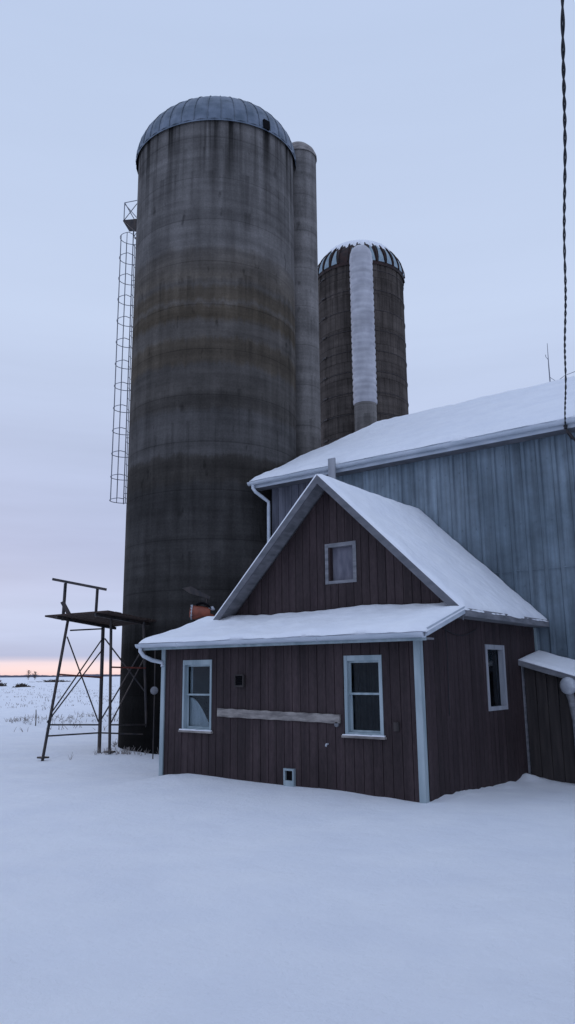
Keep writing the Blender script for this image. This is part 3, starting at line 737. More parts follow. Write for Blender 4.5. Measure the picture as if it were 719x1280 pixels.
# skirt
vs = []
for dz in (-.05, 0):
    for k in range(n):
        a = 2 * PI * k / n; x = SC.x + (rd + .004) * math.cos(a); y = SC.y + (rd + .004) * math.sin(a); vs.append((x, y, RIM + dz + dome_z(x, y)))
w.add(vs, [[k, (k + 1) % n, n + (k + 1) % n, n + k] for k in range(n)])
dome = w.build('dome_roof', M['domemetal'], silo)
w = MB()
for k in range(NG):
    a = 2 * PI * (k + .0) / NG; pts = []
    for j in range(13):
        t = j / 12 * PI / 2 * .96
        rr = (rd + .012) * math.cos(t); x = SC.x + rr * math.cos(a); y = SC.y + rr * math.sin(a)
        pts.append((x, y, RIM + b * math.sin(t) + dome_z(x, y) + .010))
    w.tube(pts, .011, 4)
w.build('dome_ribs', mat('dark dome seams', (.10, .125, .155), (.16, .19, .23), rough=.5, scale=(3, 3, 3), metal=.4), dome)
w = MB(); w.lathe(SC + Vector((0, 0, RIM + b - .05)), [(.22, 0), (.22, .08), (.0, .12)], 20); w.build('dome_cap', M['domemetal'], dome)
# dark hatch at the right edge of the dome
ha = math.atan2(-11.48 + 13.85 - 0, 0) if False else math.atan2(15.14 - SC.y - .55, -11.6 - SC.x)
w = MB(); hx, hy = SC.x + 2.36 * math.cos(ha), SC.y + 2.36 * math.sin(ha)
rad = Vector((math.cos(ha), math.sin(ha), 0)); tn = Vector((-math.sin(ha), math.cos(ha), 0))
w.bar(Vector((hx, hy, RIM + .02)) - tn * .10, Vector((hx, hy, RIM + .02)) + tn * .10, .12, .26); w.build('hatch', M['black'], dome)
# chute
CC = Vector((-12.33, 17.20, 0)); CR = .55; CT = 17.44
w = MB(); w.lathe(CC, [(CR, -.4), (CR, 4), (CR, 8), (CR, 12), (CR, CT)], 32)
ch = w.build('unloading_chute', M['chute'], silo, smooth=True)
w = MB(); w.lathe(CC, [(CR + .03, CT - .06), (CR + .03, CT + .03), (CR * .92, CT + .2), (CR * .65, CT + .36), (CR * .3, CT + .44), (0, CT + .46)], 28); w.build('chute_cap', M['board'], ch, smooth=True)
w = MB()                                                     # web joining chute and silo
dv = (CC - SC).normalized(); w.prism([SC + dv * 2.2 + Vector((dv.y * s * .3, -dv.x * s * .3, -.4)) for s in (-1, 1)] + [CC + Vector((-dv.y * s * .3, dv.x * s * .3, -.4)) for s in (-1, 1)],
    [SC + dv * 2.2 + Vector((dv.y * s * .3, -dv.x * s * .3, CT - .3)) for s in (-1, 1)] + [CC + Vector((-dv.y * s * .3, dv.x * s * .3, CT - .3)) for s in (-1, 1)])
w.build('chute_web', M['chute'], ch)
# ladder with safety cage at the left edge
la = math.radians(228.5)                                      # outward direction of the ladder
rad = Vector((math.cos(la), math.sin(la), 0)); tn = Vector((-math.sin(la), math.cos(la), 0))
# the silhouette is at az 48.9 deg: outward = left of the view line
va = Vector((-.753, .658, 0)); rad = Vector((-.658, -.753, 0)).normalized(); tn = Vector((va.x, va.y, 0)).normalized()
rad, tn = rad * math.cos(R(20)) + tn * math.sin(R(20)), tn * math.cos(R(20)) - rad * math.sin(R(20))
L0 = SC + rad * (SR + .16)
zb_, zt_ = 6.45, 14.75
w = MB()
for s in (-1, 1):
    w.tube([L0 + tn * .2 * s + Vector((0, 0, 6.3)), L0 + tn * .2 * s + Vector((0, 0, zt_ + .1))], .016, 5)
z = 6.5
while z < zt_ + .2:
    w.tube([L0 - tn * .2 + Vector((0, 0, z)), L0 + tn * .2 + Vector((0, 0, z))], .009, 4); z += .32
z = 6.6
while z < zt_ + .2:
    for s in (-1, 1): w.tube([SC + rad * (SR - .03) + tn * .2 * s + Vector((0, 0, z)), L0 + tn * .2 * s + Vector((0, 0, z))], .010, 4)
    z += 1.6
lad = w.build('ladder', M['cagemetal'], silo)
cage = MB(); cr_ = .335
cc = L0 + rad * (.10)
def cpt(t): return cc + rad * (.36 * math.cos(t)) + tn * (cr_ * math.sin(t))
for t in (-1.45, -.75, 0, .75, 1.45):
    cage.bar(cpt(t) + Vector((0, 0, zb_)), cpt(t) + Vector((0, 0, zt_ - .25)), .015, .015)
cg = cage.build('safety_cage', M['cagemetal'], silo)
hoop = None
nh = 13
for k in range(nh):
    z = zb_ + (zt_ - .25 - zb_) * k / (nh - 1)
    if hoop is None:
        w = MB(); pts = [L0 - tn * .2 + Vector((0, 0, z))] + [cpt(-1.6 + 3.2 * i / 14) + Vector((0, 0, z)) for i in range(15)] + [L0 + tn * .2 + Vector((0, 0, z))]
        w.tube(pts, .011, 5); hoop = w.build('cage_hoop', M['cagemetal'], cg)
    else:
        h = hoop.copy(); col.objects.link(h); h.parent = cg; h.location = (0, 0, z - zb_)
# platform and rail on top of the ladder
w = MB()
for s in (-1, 1):
    w.prism([SC + rad * (SR) + tn * (.42 * s) + Vector((0, 0, 14.42)), SC + rad * (SR + .38) + tn * (.42 * s) + Vector((0, 0, 14.80)), SC + rad * (SR) + tn * (.42 * s) + Vector((0, 0, 14.80))],
            [SC + rad * (SR) + tn * (.45 * s) + Vector((0, 0, 14.42)), SC + rad * (SR + .38) + tn * (.45 * s) + Vector((0, 0, 14.80)), SC + rad * (SR) + tn * (.45 * s) + Vector((0, 0, 14.80))])
w.prism([SC + rad * (SR - .02) + tn * -.45 + Vector((0, 0, 14.80)), SC + rad * (SR + .40) + tn * -.45 + Vector((0, 0, 14.80)), SC + rad * (SR + .40) + tn * .10 + Vector((0, 0, 14.80)), SC + rad * (SR - .02) + tn * .10 + Vector((0, 0, 14.80))],
        [SC + rad * (SR - .02) + tn * -.45 + Vector((0, 0, 14.84)), SC + rad * (SR + .40) + tn * -.45 + Vector((0, 0, 14.84)), SC + rad * (SR + .40) + tn * .10 + Vector((0, 0, 14.84)), SC + rad * (SR - .02) + tn * .10 + Vector((0, 0, 14.84))])
plat = w.build('ladder_platform', M['darkmetal'], silo)
w = MB()
for s in (-1, 1):
    P = SC + rad * (SR + .38) + tn * (.43 * s)
    w.tube([P + Vector((0, 0, 14.84)), P + Vector((0, 0, 15.42))], .014, 5)
    w.tube([P + Vector((0, 0, 15.42)), SC + rad * (SR) + tn * (.43 * s) + Vector((0, 0, 15.46))], .013, 5)
    w.tube([P + Vector((0, 0, 14.84)), SC + rad * (SR) + tn * (.43 * s) + Vector((0, 0, 15.35))], .013, 5)
    w.tube([P + Vector((0, 0, 15.38)), SC + rad * (SR) + tn * (.43 * s) + Vector((0, 0, 14.9))], .013, 5)
w.tube([SC + rad * (SR + .38) + tn * .43 + Vector((0, 0, 15.42)), SC + rad * (SR + .38) - tn * .43 + Vector((0, 0, 15.42))], .013, 5)
w.build('guard_rail', M['cagemetal'], plat)

# ------------------------------------------------------------------ second silo
QC = Vector((-16.41, 27.48, 0)); QR = 1.97; QZ = 19.0
s2 = thing('stave_silo', 'smaller dark hooped silo with a pale tube up its side, behind the barn roof', 'silo', (QC.x, QC.y, 0))
w = MB(); prof = [(QR, -.4)] + [(QR, QZ * i / 24) for i in range(1, 25)]
w.lathe(QC, prof, 96); w.build('silo_wall', M['stave'], s2, smooth=True)
hp = None; z0 = 2.0; k = 0; z = z0
while z < QZ - .2:
    if hp is None:
        w = MB(); pts = [QC + Vector(((QR + .012) * math.cos(2 * PI * i / 64), (QR + .012) * math.sin(2 * PI * i / 64), z)) for i in range(64)]
        w.tube(pts, .015, 5, closed=True)
        for la_ in (-1.9, 1.2):
            P = QC + Vector(((QR + .05) * math.cos(la_), (QR + .05) * math.sin(la_), z)); t_ = Vector((-math.sin(la_), math.cos(la_), 0))
            w.bar(P - t_ * .13, P + t_ * .10, .05, .06)
        hp = w.build('hoop', M['darkmetal'], s2)
    else:
        h = hp.copy(); col.objects.link(h); h.parent = s2; h.location = (0, 0, z - z0)
    z += .92
# dome: rust-dark gores, some pale tapering panels
w = MB(); NG2 = 30; NR = 10; b2 = 1.68; rq = QR + .06
def dp(a, t, o=0.):
    return QC + Vector(((rq * math.cos(t) + o) * math.cos(a), (rq * math.cos(t) + o) * math.sin(a), QZ - .05 + b2 * math.sin(t) + o))
for k in range(NG2):
    a0, a1 = 2 * PI * k / NG2, 2 * PI * (k + 1) / NG2
    for j in range(NR):
        t0, t1 = j / NR * PI / 2, (j + 1) / NR * PI / 2
        w.add([dp(a0, t0), dp(a1, t0), dp(a1, t1), dp(a0, t1)], [[0, 1, 2, 3]], 0)
    w.add([dp(a0, 0) - Vector((0, 0, .12)), dp(a1, 0) - Vector((0, 0, .12)), dp(a1, 0), dp(a0, 0)], [[0, 1, 2, 3]], 0)
dm = w.build('dome_roof', M['domerust'], s2)
w = MB()
for k in range(NG2):
    a0 = 2 * PI * k / NG2
    w.tube([dp(a0, j / 10 * PI / 2 * .95, .02) for j in range(11)], .035, 5)
w.build('dome_ribs', M['domerust'], dm)
rnd = random.Random(4)
for k in range(NG2):
    a0, a1 = 2 * PI * k / NG2, 2 * PI * (k + 1) / NG2; am = (a0 + a1) / 2
    hgt = rnd.uniform(.42, .70)
    if rnd.random() < .10: continue
    rows = 5; w = MB()
    for j in range(rows):
        t0, t1 = .02 + hgt * j / rows, .02 + hgt * (j + 1) / rows
        w0, w1 = .33 * (1 - j / rows * .8), .33 * (1 - (j + 1) / rows * .8)
        q = [(am - (a1 - a0) * w0, t0), (am + (a1 - a0) * w0, t0), (am + (a1 - a0) * w1, t1), (am - (a1 - a0) * w1, t1)]
        w.prism([dp(a, t, .006) for a, t in q], [dp(a, t, .016) for a, t in q])
    w.build('pale_panel', M['domepale'], dm)
w = MB()                                                      # snow lying on the top of the dome, ragged lower edge
vs = [dp(0, PI / 2, .09)]; NS = 90
for j in range(1, 9):
    for k in range(NS):
        a = 2 * PI * k / NS
        lim = .62 + .10 * math.sin(a * NG2) + .09 * noise.noise(Vector((math.cos(a) * 2, math.sin(a) * 2, 1)))
        t = PI / 2 - (PI / 2 - lim) * j / 8
        vs.append(dp(a, t, .085 if j < 7 else (.05 if j == 7 else .0)))
fs = [[0, 1 + k, 1 + (k + 1) % NS] for k in range(NS)]
for j in range(7):
    for k in range(NS): fs.append([1 + j * NS + k, 1 + (j + 1) * NS + k, 1 + (j + 1) * NS + (k + 1) % NS, 1 + j * NS + (k + 1) % NS])
w.add(vs, fs); w.build('dome_snow', M['roofsnow'], dm, smooth=True)
# pale corrugated chute tube
dcam = Vector((-QC.x, -QC.y, 0)).normalized(); TC = QC + dcam * (QR + .48) + Vector((.10, .05, 0))
w = MB(); prof = []; z = 12.3
while z < 18.75:
    prof += [(.458, z), (.49, z + .08), (.49, z + .17), (.458, z + .25)]; z += .27
prof += [(.47, 18.8), (.455, 18.98), (.39, 19.15), (.27, 19.28), (.13, 19.34), (0, 19.36)]
w.lathe(TC, prof, 28); tb = w.build('chute_tube', M['tube'], s2, smooth=True)
w = MB(); w.lathe(TC, [(.45, -.4), (.45, 6), (.45, 12.35)], 28); w.build('chute_base', M['chute'], tb, smooth=True)
w = MB()
for z in (13.5, 15.5, 17.5, 18.6):
    w = MB(); w.bar(QC + dcam * (QR - .03) + Vector((0, 0, z)), TC - dcam * .3 + Vector((0, 0, z)), .2, .08)
    w.build('tube_bracket', M['darkmetal'], tb)

# ------------------------------------------------------------------ steel stand
st = thing('raised_platform_stand', 'spindly steel stand on splayed legs carrying a dark wooden deck beside the tall silo', 'stand', (-14.0, 11.8, 0))
def P_(az, d, z):
    a = R(az); return Vector((-math.sin(a) * d, math.cos(a) * d, z))
import json
STAND = json.loads('''{"deck":{"near":[-13.195,11.033,3.052],"far":[-14.643,12.263,2.819],"left":[-14.452,10.391,2.978],"right":[-13.535,12.904,2.951]},"L1":[[-14.347,10.452,0.027],[-14.335,10.886,2.82]],"L2":[[-14.367,11.969,-0.035],[-14.461,12.013,2.82]],"L3":[[-13.611,11.625,0.083],[-13.659,11.569,2.911]],"L4":[[-13.803,12.911,0.006],[-13.618,12.522,2.899]],"braces":[[[-14.327,10.897,2.555],[-14.397,11.933,0.67]],[[-14.328,10.562,0.893],[-14.416,11.989,2.575]],[[-14.345,10.504,0.729],[-14.421,11.983,2.297]],[[-14.325,10.733,1.735],[-14.377,11.958,1.656]],[[-14.315,10.546,0.678],[-14.395,11.936,0.599]],[[-14.319,10.524,0.448],[-14.379,11.955,0.422]],[[-14.379,11.955,0.422],[-13.81,12.903,0.347]],[[-13.634,11.599,1.883],[-13.645,12.64,1.866]],[[-14.415,12.037,2.558],[-13.755,12.816,1.26]],[[-14.39,11.974,0.668],[-13.656,12.628,2.42]],[[-13.615,11.621,0.657],[-13.651,12.634,2.143]],[[-13.625,11.609,0.641],[-13.741,12.831,0.57]],[[-14.289,10.946,2.697],[-14.433,11.968,2.78]]],"posts":[[-14.193,10.66,2.997],[-14.184,10.672,3.724],[-13.568,11.053,3.074],[-13.56,11.063,3.603],[-14.389,10.478,3.812],[-13.361,11.146,3.561],[-14.204,10.627,3.313],[-14.071,10.737,3.012]]}''')
near, far, left, right = [Vector(STAND['deck'][k]) for k in ('near', 'far', 'left', 'right')]
order = [left, near, right, far]
cen = (near + far + left + right) / 4
# best plane through the corners
nrm = (near - far).cross(right - left).normalized(); nrm = nrm if nrm.z > 0 else -nrm
w = MB()
nb = 8
for k in range(nb):                                           # boards running left-near to far-right
    t0, t1 = k / nb, (k + 1) / nb - .015
    a = left + (far - left) * t0; b_ = near + (right - near) * t0; c_ = near + (right - near) * t1; d_ = left + (far - left) * t1
    ex = random.uniform(-.04, .05); dv = (b_ - a).normalized()
    a, d_ = a - dv * ex * .5, d_ - dv * ex * .5; b_, c_ = b_ + dv * ex, c_ + dv * ex
    w.prism([a, b_, c_, d_], [q + Vector((0, 0, .035)) for q in (a, b_, c_, d_)])
w.build('deck', M['deck'], st)
w = MB()
for t in (.18, .82):
    a = left + (near - left) * t; b_ = far + (right - far) * t
    w.bar(a + Vector((0, 0, -.035)), b_ + Vector((0, 0, -.035)), .05, .06)
w.build('deck_beam', M['darkmetal'], st)
for k in ('L1', 'L2', 'L3', 'L4'):
    a, b_ = [Vector(q) for q in STAND[k]]
    # carry the top up to the deck plane
    dirv = (b_ - a).normalized(); tt = (cen - a).dot(nrm) / dirv.dot(nrm); b_ = a + dirv * (tt - .01)
    a = a - dirv * .15
    w = MB(); w.tube([a, b_], .032 if k != 'L2' else .042, 8); w.build('leg', M['darkmetal'], st, smooth=True, auto=50)
for k in ('L1', 'L2', 'L3', 'L4'):
    a = Vector(STAND[k][0]); w = MB(); w.box(a.x - .09, a.x + .09, a.y - .09, a.y + .09, a.z - .03, a.z + .005); w.build('foot_plate', M['darkmetal'], st)
for k, (a, b_) in enumerate(STAND['braces']):
    w = MB(); w.tube([a, b_], .017 if k not in (3, 7) else .018, 6)
    w.build('brace', M['rustred'] if k in (3, 7) else M['darkmetal'], st)
w = MB()
q = [Vector(p) for p in STAND['posts']]
w.bar(q[0] - Vector((0, 0, .1)), q[1], .05, .05); w.bar(q[2] - Vector((0, 0, .1)), q[3], .045, .045); w.bar(q[4], q[5], .06, .055)
w.bar(q[6], q[7], .03, .09)
w.build('rail_frame', M['darkmetal'], st)

# ------------------------------------------------------------------ orange blower behind the lean-to roof
bl = thing('orange_blower', 'orange silage blower housing showing above the left end of the snowy lean-to roof', 'blower', (-12.1, 12.85, -.1))
B0 = Vector((-12.07, 12.80, 3.07)); ax = Vector((.62, .55, -.08)).normalized(); vw = Vector((.68, -.73, 0)); up = Vector((0, 0, 1))
w = MB(); pts = []; rs = []
for i in range(9):
    t = i / 8; pts.append(B0 - ax * .24 + ax * (.46 * t)); rs.append([.11, .15, .155, .16, .16, .155, .15, .145, .12][i])
w.tube(pts, rs, 18)
w.build('housing', M['orange'], bl, smooth=True, auto=60)
w = MB(); w.tube([B0 + ax * .15 - up * .06, B0 + ax * .34 - up * .13, B0 + ax * .55 - up * .24], [.10, .09, .08], 12); w.build('outlet', M['orange'], bl, smooth=True, auto=60)
w = MB()
for i in range(12):
    a = 2 * PI * i / 12; q = B0 - ax * .2 + (up * math.cos(a) + vw * math.sin(a)) * .15
    w.tube([q - ax * .02, q + ax * .015], .016, 6)
w.tube([B0 - ax * .205, B0 - ax * .185], .168, 20)
w.build('flange', M['palemetal'], bl)
w = MB(); w.tube([B0 + Vector((.02, 0, -.1)), B0 + Vector((.10, .12, -.5)), B0 + Vector((.12, .15, -1.3)), Vector((-11.93, 12.93, -.3))], [.14, .12, .11, .11], 12); w.build('pipe', M['darkmetal'], bl, smooth=True)
w = MB()
n = 9
for i in range(n):
    a0 = PI * .15 + PI * .6 * i / n; a1 = PI * .15 + PI * .6 * (i + 1) / n
    def hp_(a, r): return B0 + ax * (.05 + r * math.cos(a)) + up * (r * math.sin(a) + .02)
    w.prism([hp_(a0, .19) - vw * .1, hp_(a1, .19) - vw * .1, hp_(a1, .19) + vw * .1, hp_(a0, .19) + vw * .1], [hp_(a0, .225) - vw * .1, hp_(a1, .225) - vw * .1, hp_(a1, .225) + vw * .1, hp_(a0, .225) + vw * .1])
w.build('band', M['black'], bl)
w = MB(); e = B0 + ax * .22 + up * .13
w.tube([e - ax * .03 + vw * .05, e + ax * .05 + vw * .05, e + ax * .1 + vw * .06 - up * .03], [.02, .05, .02], 10); w.build('cap', M['palemetal'], bl, smooth=True)
w = MB(); e = B0 + up * .42
w.prism([e - ax * .42 + up * .10, e - ax * .22 + up * .16, e + ax * .22 - up * .03, e + ax * .20 - up * .09, e - ax * .25 + up * .0], [x + vw * .05 for x in (e - ax * .42 + up * .10, e - ax * .22 + up * .16, e + ax * .22 - up * .03, e + ax * .20 - up * .09, e - ax * .25 + up * .0)])
w.bar(e + ax * .15 - up * .08, B0 + ax * .12 + up * .1, .03, .03)
w.build('deflector', M['darkmetal'], bl)

# small round disc hanging by the left corner of the house
dl = thing('hanging_lamp', 'pale round lamp hanging in the dark gap between silo and house corner', 'lamp', (-12.33, 11.69, -.03))
w = MB(); c0 = Vector((-12.33, 11.69, 1.38)); d = Vector((.6, -.8, 0)).normalized()
w.tube([c0 - d * .05, c0 - d * .045, c0, c0 + d * .03, c0 + d * .045], [.02, .075, .085, .075, .02], 20)
w.build('lamp_disc', M['greywood'], dl, smooth=True)
w = MB(); w.tube([c0 - d * .05 + Vector((0, 0, -1.6)), c0 - d * .05, c0 - d * .05 + Vector((-.02, 0, .9))], .013, 6); w.build('post', M['darkmetal'], dl)

# ------------------------------------------------------------------ twisted power cable
A = Vector((-3.98, 13.9, 6.14)); Bp = Vector((-1.19, 5.03, 6.52)); 
dirh = (Bp - A); far_ = A + dirh * 2.9
n = 900; L_ = (far_ - A).length; w = MB()
def cpos(t):
    p = A + (far_ - A) * t
    # the near pole is higher; slight sag
    s = -4 * .42 * t * (1 - t)
    return p + Vector((0, 0, s + .42 * 4 * (1 / 2.9) * (1 - 1 / 2.9) * (t * 2.9 if t < 1 / 2.9 else 1)))
uu = dirh.normalized(); sx = uu.cross(Vector((0, 0, 1))).normalized(); sz = sx.cross(uu)
for ph in (0, PI):
    pts = []
    for i in range(n + 1):
        t = i / n; an = 2 * PI * (t * L_ / .5) + ph + 1.3 * math.sin(t * 41) + .7 * math.sin(t * 97 + 1)
        pts.append(cpos(t) + sx * (.0085 * math.cos(an) + .006 * math.sin(t * 60)) + sz * .0085 * math.sin(an))
    w.tube(pts, .0085, 5)
cb = w.build('power_cable', M['cable']); tag(cb, 'black twisted power cable coming down from above to the barn eave', 'cable')

# ------------------------------------------------------------------ distant vegetation and field details
def bush(name, c, rx, h, nb, label, cat, group=None, seed=0, m='twig', th=.02):
    rn = random.Random(seed); w = MB(); c = Vector(c)
    for i in range(nb):
        a = rn.uniform(0, 2 * PI); e = rn.uniform(.25, 1); l = h * rn.uniform(.5, 1.0)
        g_ = max(-1.4, min(1.4, rn.gauss(0, .5))); l *= max(.25, 1 - abs(g_) * .7); b0 = c + Vector((g_ * rx * .66, g_ * rx * .66 + rn.uniform(-.4, .4) * rx, -.05))
        tip = b0 + Vector((math.cos(a) * rx * .5 * e, math.sin(a) * rx * .5 * e, l))
        midp = (b0 + tip) / 2 + Vector((rn.uniform(-.1, .1) * rx, rn.uniform(-.1, .1) * rx, l * .12))
        w.tube([b0, midp, tip], [th, th * .7, th * .25], 4)
        for k in range(3):
            q = b0 + (tip - b0) * rn.uniform(.3, .9); w.tube([q, q + Vector((rn.uniform(-1, 1), rn.uniform(-1, 1), rn.uniform(.2, 1))) * l * .25], [th * .5, th * .2], 3)
    o = w.build(name, M[m]); tag(o, label, cat, group); return o
bush('bush', (-126.6, 80.6, -.1), 1.9, 1.6, 300, 'dark brush pile far off at the left edge of the field', 'bush', seed=1, th=.09)
bush('bush', (-115.7, 79.3, -.1), 1.2, .8, 140, 'low dark heap of brush on the far snowy field left of the steel stand', 'bush', seed=2, th=.09)
bush('bush', (-200.6, 149.2, -.1), 5.0, 1.0, 90, 'faint low scrub seen between the legs of the steel stand', 'bush', seed=5, th=.08)
def tree(c, h, label, seed):
    rn = random.Random(seed); c = Vector(c)
    t = thing('bare_tree', label, 'tree', c, 'small trees on the horizon')
    w = MB(); w.tube([c - Vector((0, 0, .3)), c + Vector((0, 0, h * .5)), c + Vector((.1, 0, h * .9))], [.13, .09, .03], 6); w.build('trunk', M['twig'], t)
    w = MB()
    for i in range(90):
        k = rn.uniform(.12, .92); z = h * k; a = rn.uniform(0, 2 * PI); l = h * .40 * math.sin(PI * min(1, k * .9 + .1)) * rn.uniform(.5, 1.1)
        b0 = c + Vector((0, 0, z)); tip = b0 + Vector((math.cos(a) * l, math.sin(a) * l, l * rn.uniform(.2, .8)))
        w.tube([b0, (b0 + tip) / 2 + Vector((0, 0, -.05 * l)), tip], [.05, .04, .015], 3)
    w.build('crown', M['twig'], t)
tree((-328.6, 228.4, 0), 5.0, 'taller of the two tiny bare trees on the left horizon', 3)
tree((-326.4, 230.6, 0), 4.3, 'shorter of the two tiny bare trees on the left horizon', 8)
# far wood line on the horizon
w = MB(); rn = random.Random(12)
for i in range(900):
    az = 36.8 + rn.uniform(-6, 33); d = rn.uniform(1500, 2000)
    x, y = -math.sin(R(az)) * d, math.cos(R(az)) * d
    hh = (3.5 + 3.5 * noise.noise(Vector((az * .35, 0, 0)))) * rn.uniform(.5, 1.1) + 1.0; ww = rn.uniform(7, 20)
    px, py = math.cos(R(az)) , math.sin(R(az))
    w.lathe((x, y, 0), [(ww * .8, -1), (ww, hh * .4), (ww * .6, hh * .8), (0, hh)], 6)
wl = w.build('distant_wood', mat('far bare wood', (.10, .10, .14), (.14, .13, .17), rough=1, scale=(.02, .02, .1))); tag(wl, 'thin dark line of woodland along the horizon', 'woodland', kind='stuff')
# dry weeds poking through at the field edge
w = MB(); rn = random.Random(21)
for i in range(420):
    az = rn.uniform(36, 63); d = rn.gauss(32, 2.2) if i % 3 else rn.uniform(24, 45)
    x, y = -math.sin(R(az)) * d, math.cos(R(az)) * d; z = gz(x, y)
    if noise.noise(Vector((x * .45, y * .45, 0))) < .02: continue
    for k in range(4):
        h = rn.uniform(.05, .19); dx, dy = rn.gauss(0, .09), rn.gauss(0, .09); ox, oy = rn.gauss(0, .12), rn.gauss(0, .12)
        w.tube([(x + ox, y + oy, z - .02), (x + ox + dx * .5, y + oy + dy * .5, z + h * .6), (x + ox + dx, y + oy + dy, z + h)], [.010, .008, .004], 3)
wd = w.build('weeds', M['straw']); tag(wd, 'dry weed stalks poking through the snow at the field edge', 'weeds', kind='stuff')
w = MB()
for i in range(1500):
    az = rn.uniform(40, 60); d = 42 + 130 * rn.random() ** 1.6
    x, y = -math.sin(R(az)) * d, math.cos(R(az)) * d; z = gz(x, y)
    if noise.noise(Vector((x * .06, y * .06, 9))) < -.12: continue
    h = rn.uniform(.05, .15)
    for k in range(2):
        ox, oy = rn.gauss(0, .15), rn.gauss(0, .15)
        w.tube([(x + ox, y + oy, z - .02), (x + ox + rn.gauss(0, .04), y + oy, z + h)], .014, 3)
sb = w.build('stubble', M['straw']); tag(sb, 'sparse crop stubble showing through the snow of the open field', 'stubble', kind='stuff')
# single stake and a leaning stalk
w = MB(); x, y = -24.43, 17.40; w.tube([(x, y, gz(x, y) - .2), (x + .01, y, .25), (x - .02, y, .52)], [.02, .018, .014], 6)
tag(w.build('stake', M['twig']), 'single thin upright stake standing at the edge of the snowy field', 'stake')
w = MB(); x, y = -26.6, 17.4; w.tube([(x, y, gz(x, y) - .1), (x - .22, y - .15, .35), (x - .42, y - .28, .75)], [.02, .016, .008], 5)
tag(w.build('leaning_stalk', M['twig']), 'bare stalk leaning left at the very left edge of the picture', 'stalk')
# dead grass round the legs of the stand and the foot of the silo
w = MB()
for i in range(60):
    if i % 3: x, y = rn.gauss(-13.75, .28), rn.gauss(11.9, .35)
    else:
        a = rn.uniform(3.6, 5.4); x, y = SC.x + (SR + .1) * math.cos(a), SC.y + (SR + .1) * math.sin(a)
    z = gz(x, y)
    for k in range(3):
        h = rn.uniform(.04, .16); dx, dy = rn.gauss(0, .06), rn.gauss(0, .06)
        w.tube([(x, y, z - .02), (x + dx, y + dy, z + h)], [.006, .003], 3)
tag(w.build('dead_grass', M['straw']), 'tufts of dead grass in the snow round the stand legs', 'grass', kind='stuff')

# ------------------------------------------------------------------ sky, sun, camera
sc = bpy.context.scene
W_ = bpy.data.worlds.new('World'); sc.world = W_; W_.use_nodes = True
nt = W_.node_tree; N = nt.nodes; L = nt.links
for n_ in list(N): N.remove(n_)
out = N.new('ShaderNodeOutputWorld')
sky = N.new('ShaderNodeTexSky'); sky.sky_type = 'NISHITA'; sky.sun_disc = False
SUN_AZ = 62; SUN_EL = 7      # degrees to the left of +Y
sky.sun_elevation = R(SUN_EL); sky.sun_rotation = R(-SUN_AZ); sky.air_density = 1.5; sky.dust_density = 3
bg1 = N.new('ShaderNodeBackground'); bg1.inputs[1].default_value = .05; 
bg2 = N.new('ShaderNodeBackground'); bg2.inputs[1].default_value = 1.0
ad = N.new('ShaderNodeMixShader'); ad.inputs[0].default_value = .98
L.new(sky.outputs[0], bg1.inputs[0]); L.new(bg1.outputs[0], ad.inputs[1]); L.new(bg2.outputs[0], ad.inputs[2]); L.new(ad.outputs[0], out.inputs[0])
tc = N.new('ShaderNodeTexCoord'); sp = N.new('ShaderNodeSeparateXYZ'); L.new(tc.outputs['Generated'], sp.inputs[0])
def mth(op, a, b=None, clamp=False):
    n = N.new('ShaderNodeMath'); n.operation = op; n.use_clamp = clamp
    for i, x in enumerate((a, b)):
        if x is None: continue
        if isinstance(x, (int, float)): n.inputs[i].default_value = x
        else: L.new(x, n.inputs[i])
    return n.outputs[0]
# cloud deck: soft banks stretched along the horizon
mp = N.new('ShaderNodeMapping'); mp.inputs['Scale'].default_value = (1.5, 1.5, 16); L.new(tc.outputs['Generated'], mp.inputs[0])
nz = N.new('ShaderNodeTexNoise'); nz.inputs['Scale'].default_value = 1.6; nz.inputs['Detail'].default_value = 5; L.new(mp.outputs[0], nz.inputs[0])
low = N.new('ShaderNodeMapRange'); low.inputs[1].default_value = .0; low.inputs[2].default_value = .45; low.inputs[3].default_value = 1; low.inputs[4].default_value = .12; L.new(sp.outputs[2], low.inputs[0])
cl = mth('MULTIPLY', mth('SUBTRACT', nz.outputs[0], .5), low.outputs[0])
wob = mth('MULTIPLY', cl, .010)
s_ = mth('ADD', sp.outputs[2], wob)
cr = N.new('ShaderNodeValToRGB'); e = cr.color_ramp.elements
STOPS = [(0.0, (.96, .68, .66)), (.010, (.99, .77, .76)), (.0165, (.93, .78, .84)), (.021, (.50, .56, .78)), (.045, (.55, .64, .88)), (.075, (.57, .66, .90)), (.11, (.505, .57, .785)), (.16, (.465, .53, .75)), (.22, (.485, .56, .785)), (.43, (.575, .675, .89)), (.69, (.515, .62, .84)), (1.0, (.555, .675, .93))]
e[0].position = 0; e[0].color = (*STOPS[0][1], 1); e[1].position = 1; e[1].color = (*STOPS[-1][1], 1)
for p, c in STOPS[1:-1]:
    q = e.new(p); q.color = (*c, 1)
L.new(s_, cr.inputs[0])
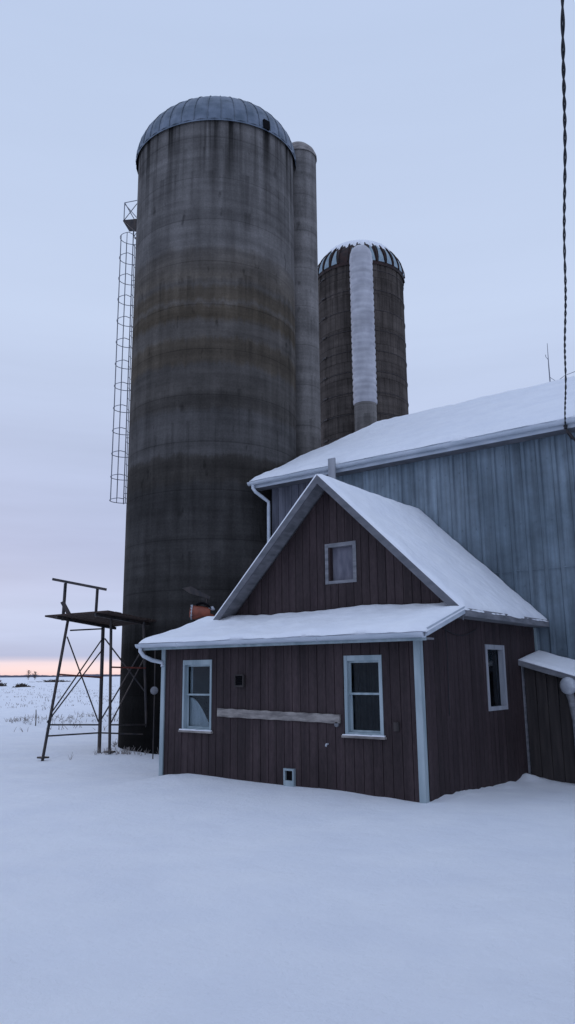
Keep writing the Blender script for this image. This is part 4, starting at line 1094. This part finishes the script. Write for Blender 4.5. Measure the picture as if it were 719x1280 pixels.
# sky raised slightly behind the camera, out of view, to brighten the snow
az = mth('ADD', mth('MULTIPLY', sp.outputs[0], -.60), mth('MULTIPLY', sp.outputs[1], .80))
mr = N.new('ShaderNodeMapRange'); mr.inputs[1].default_value = -1; mr.inputs[2].default_value = .55; mr.inputs[3].default_value = 1.04; mr.inputs[4].default_value = 1.0; L.new(az, mr.inputs[0])
br = mth('MULTIPLY', mr.outputs[0], mth('ADD', 1, mth('MULTIPLY', cl, .45)))
mx = N.new('ShaderNodeMix'); mx.data_type = 'RGBA'; mx.blend_type = 'MULTIPLY'; mx.inputs[0].default_value = 1
lo_ = N.new('ShaderNodeMapRange'); lo_.inputs[1].default_value = .35; lo_.inputs[2].default_value = .75; L.new(az, lo_.inputs[0])
flat_ = N.new('ShaderNodeMath'); flat_.operation = 'MAXIMUM'; flat_.inputs[1].default_value = .03; L.new(s_, flat_.inputs[0])
cr2 = N.new('ShaderNodeValToRGB'); e2 = cr2.color_ramp.elements
e2[0].position = 0; e2[0].color = (.44, .49, .68, 1); e2[1].position = 1; e2[1].color = (.555, .675, .93, 1); q = e2.new(.5); q.color = (.54, .64, .87, 1)
L.new(flat_.outputs[0], cr2.inputs[0])
mz = N.new('ShaderNodeMix'); mz.data_type = 'RGBA'; L.new(lo_.outputs[0], mz.inputs[0]); L.new(cr2.outputs[0], mz.inputs[6]); L.new(cr.outputs[0], mz.inputs[7])
L.new(mz.outputs[2], mx.inputs[6]); L.new(br, mx.inputs[7]); L.new(mx.outputs[2], bg2.inputs[0])

sl = bpy.data.lights.new('dawn_sun', 'SUN'); sl.energy = .5; sl.angle = R(40); sl.color = (1, .86, .84)
so = bpy.data.objects.new('dawn_sun', sl); col.objects.link(so)
sd = Vector((-math.sin(R(SUN_AZ)) * math.cos(R(SUN_EL)), math.cos(R(SUN_AZ)) * math.cos(R(SUN_EL)), math.sin(R(SUN_EL))))
so.rotation_euler = sd.to_track_quat('Z', 'Y').to_euler()

f, pi_, ro, ya = 958.126, R(11.937), R(-.493), R(36.803)
fw = Vector((-math.sin(ya) * math.cos(pi_), math.cos(ya) * math.cos(pi_), math.sin(pi_))); rt = Vector((math.cos(ya), math.sin(ya), 0)); up = rt.cross(fw)
rt2 = rt * math.cos(ro) + up * math.sin(ro); up2 = up * math.cos(ro) - rt * math.sin(ro)
cam = bpy.data.cameras.new('camera'); co = bpy.data.objects.new('camera', cam); col.objects.link(co)
m4 = Matrix((rt2, up2, -fw)).transposed().to_4x4(); m4.translation = Vector((0, 0, 1.7)); co.matrix_world = m4
cam.sensor_fit = 'VERTICAL'; cam.sensor_height = 24; cam.sensor_width = 24; cam.lens = f / 1280 * 24
cam.clip_start = .05; cam.clip_end = 8000
sc.camera = co
sc.view_settings.view_transform = 'Standard'; sc.view_settings.look = 'None'; sc.view_settings.exposure = 0; sc.view_settings.gamma = 1
sc.render.resolution_x = 575; sc.render.resolution_y = 1024
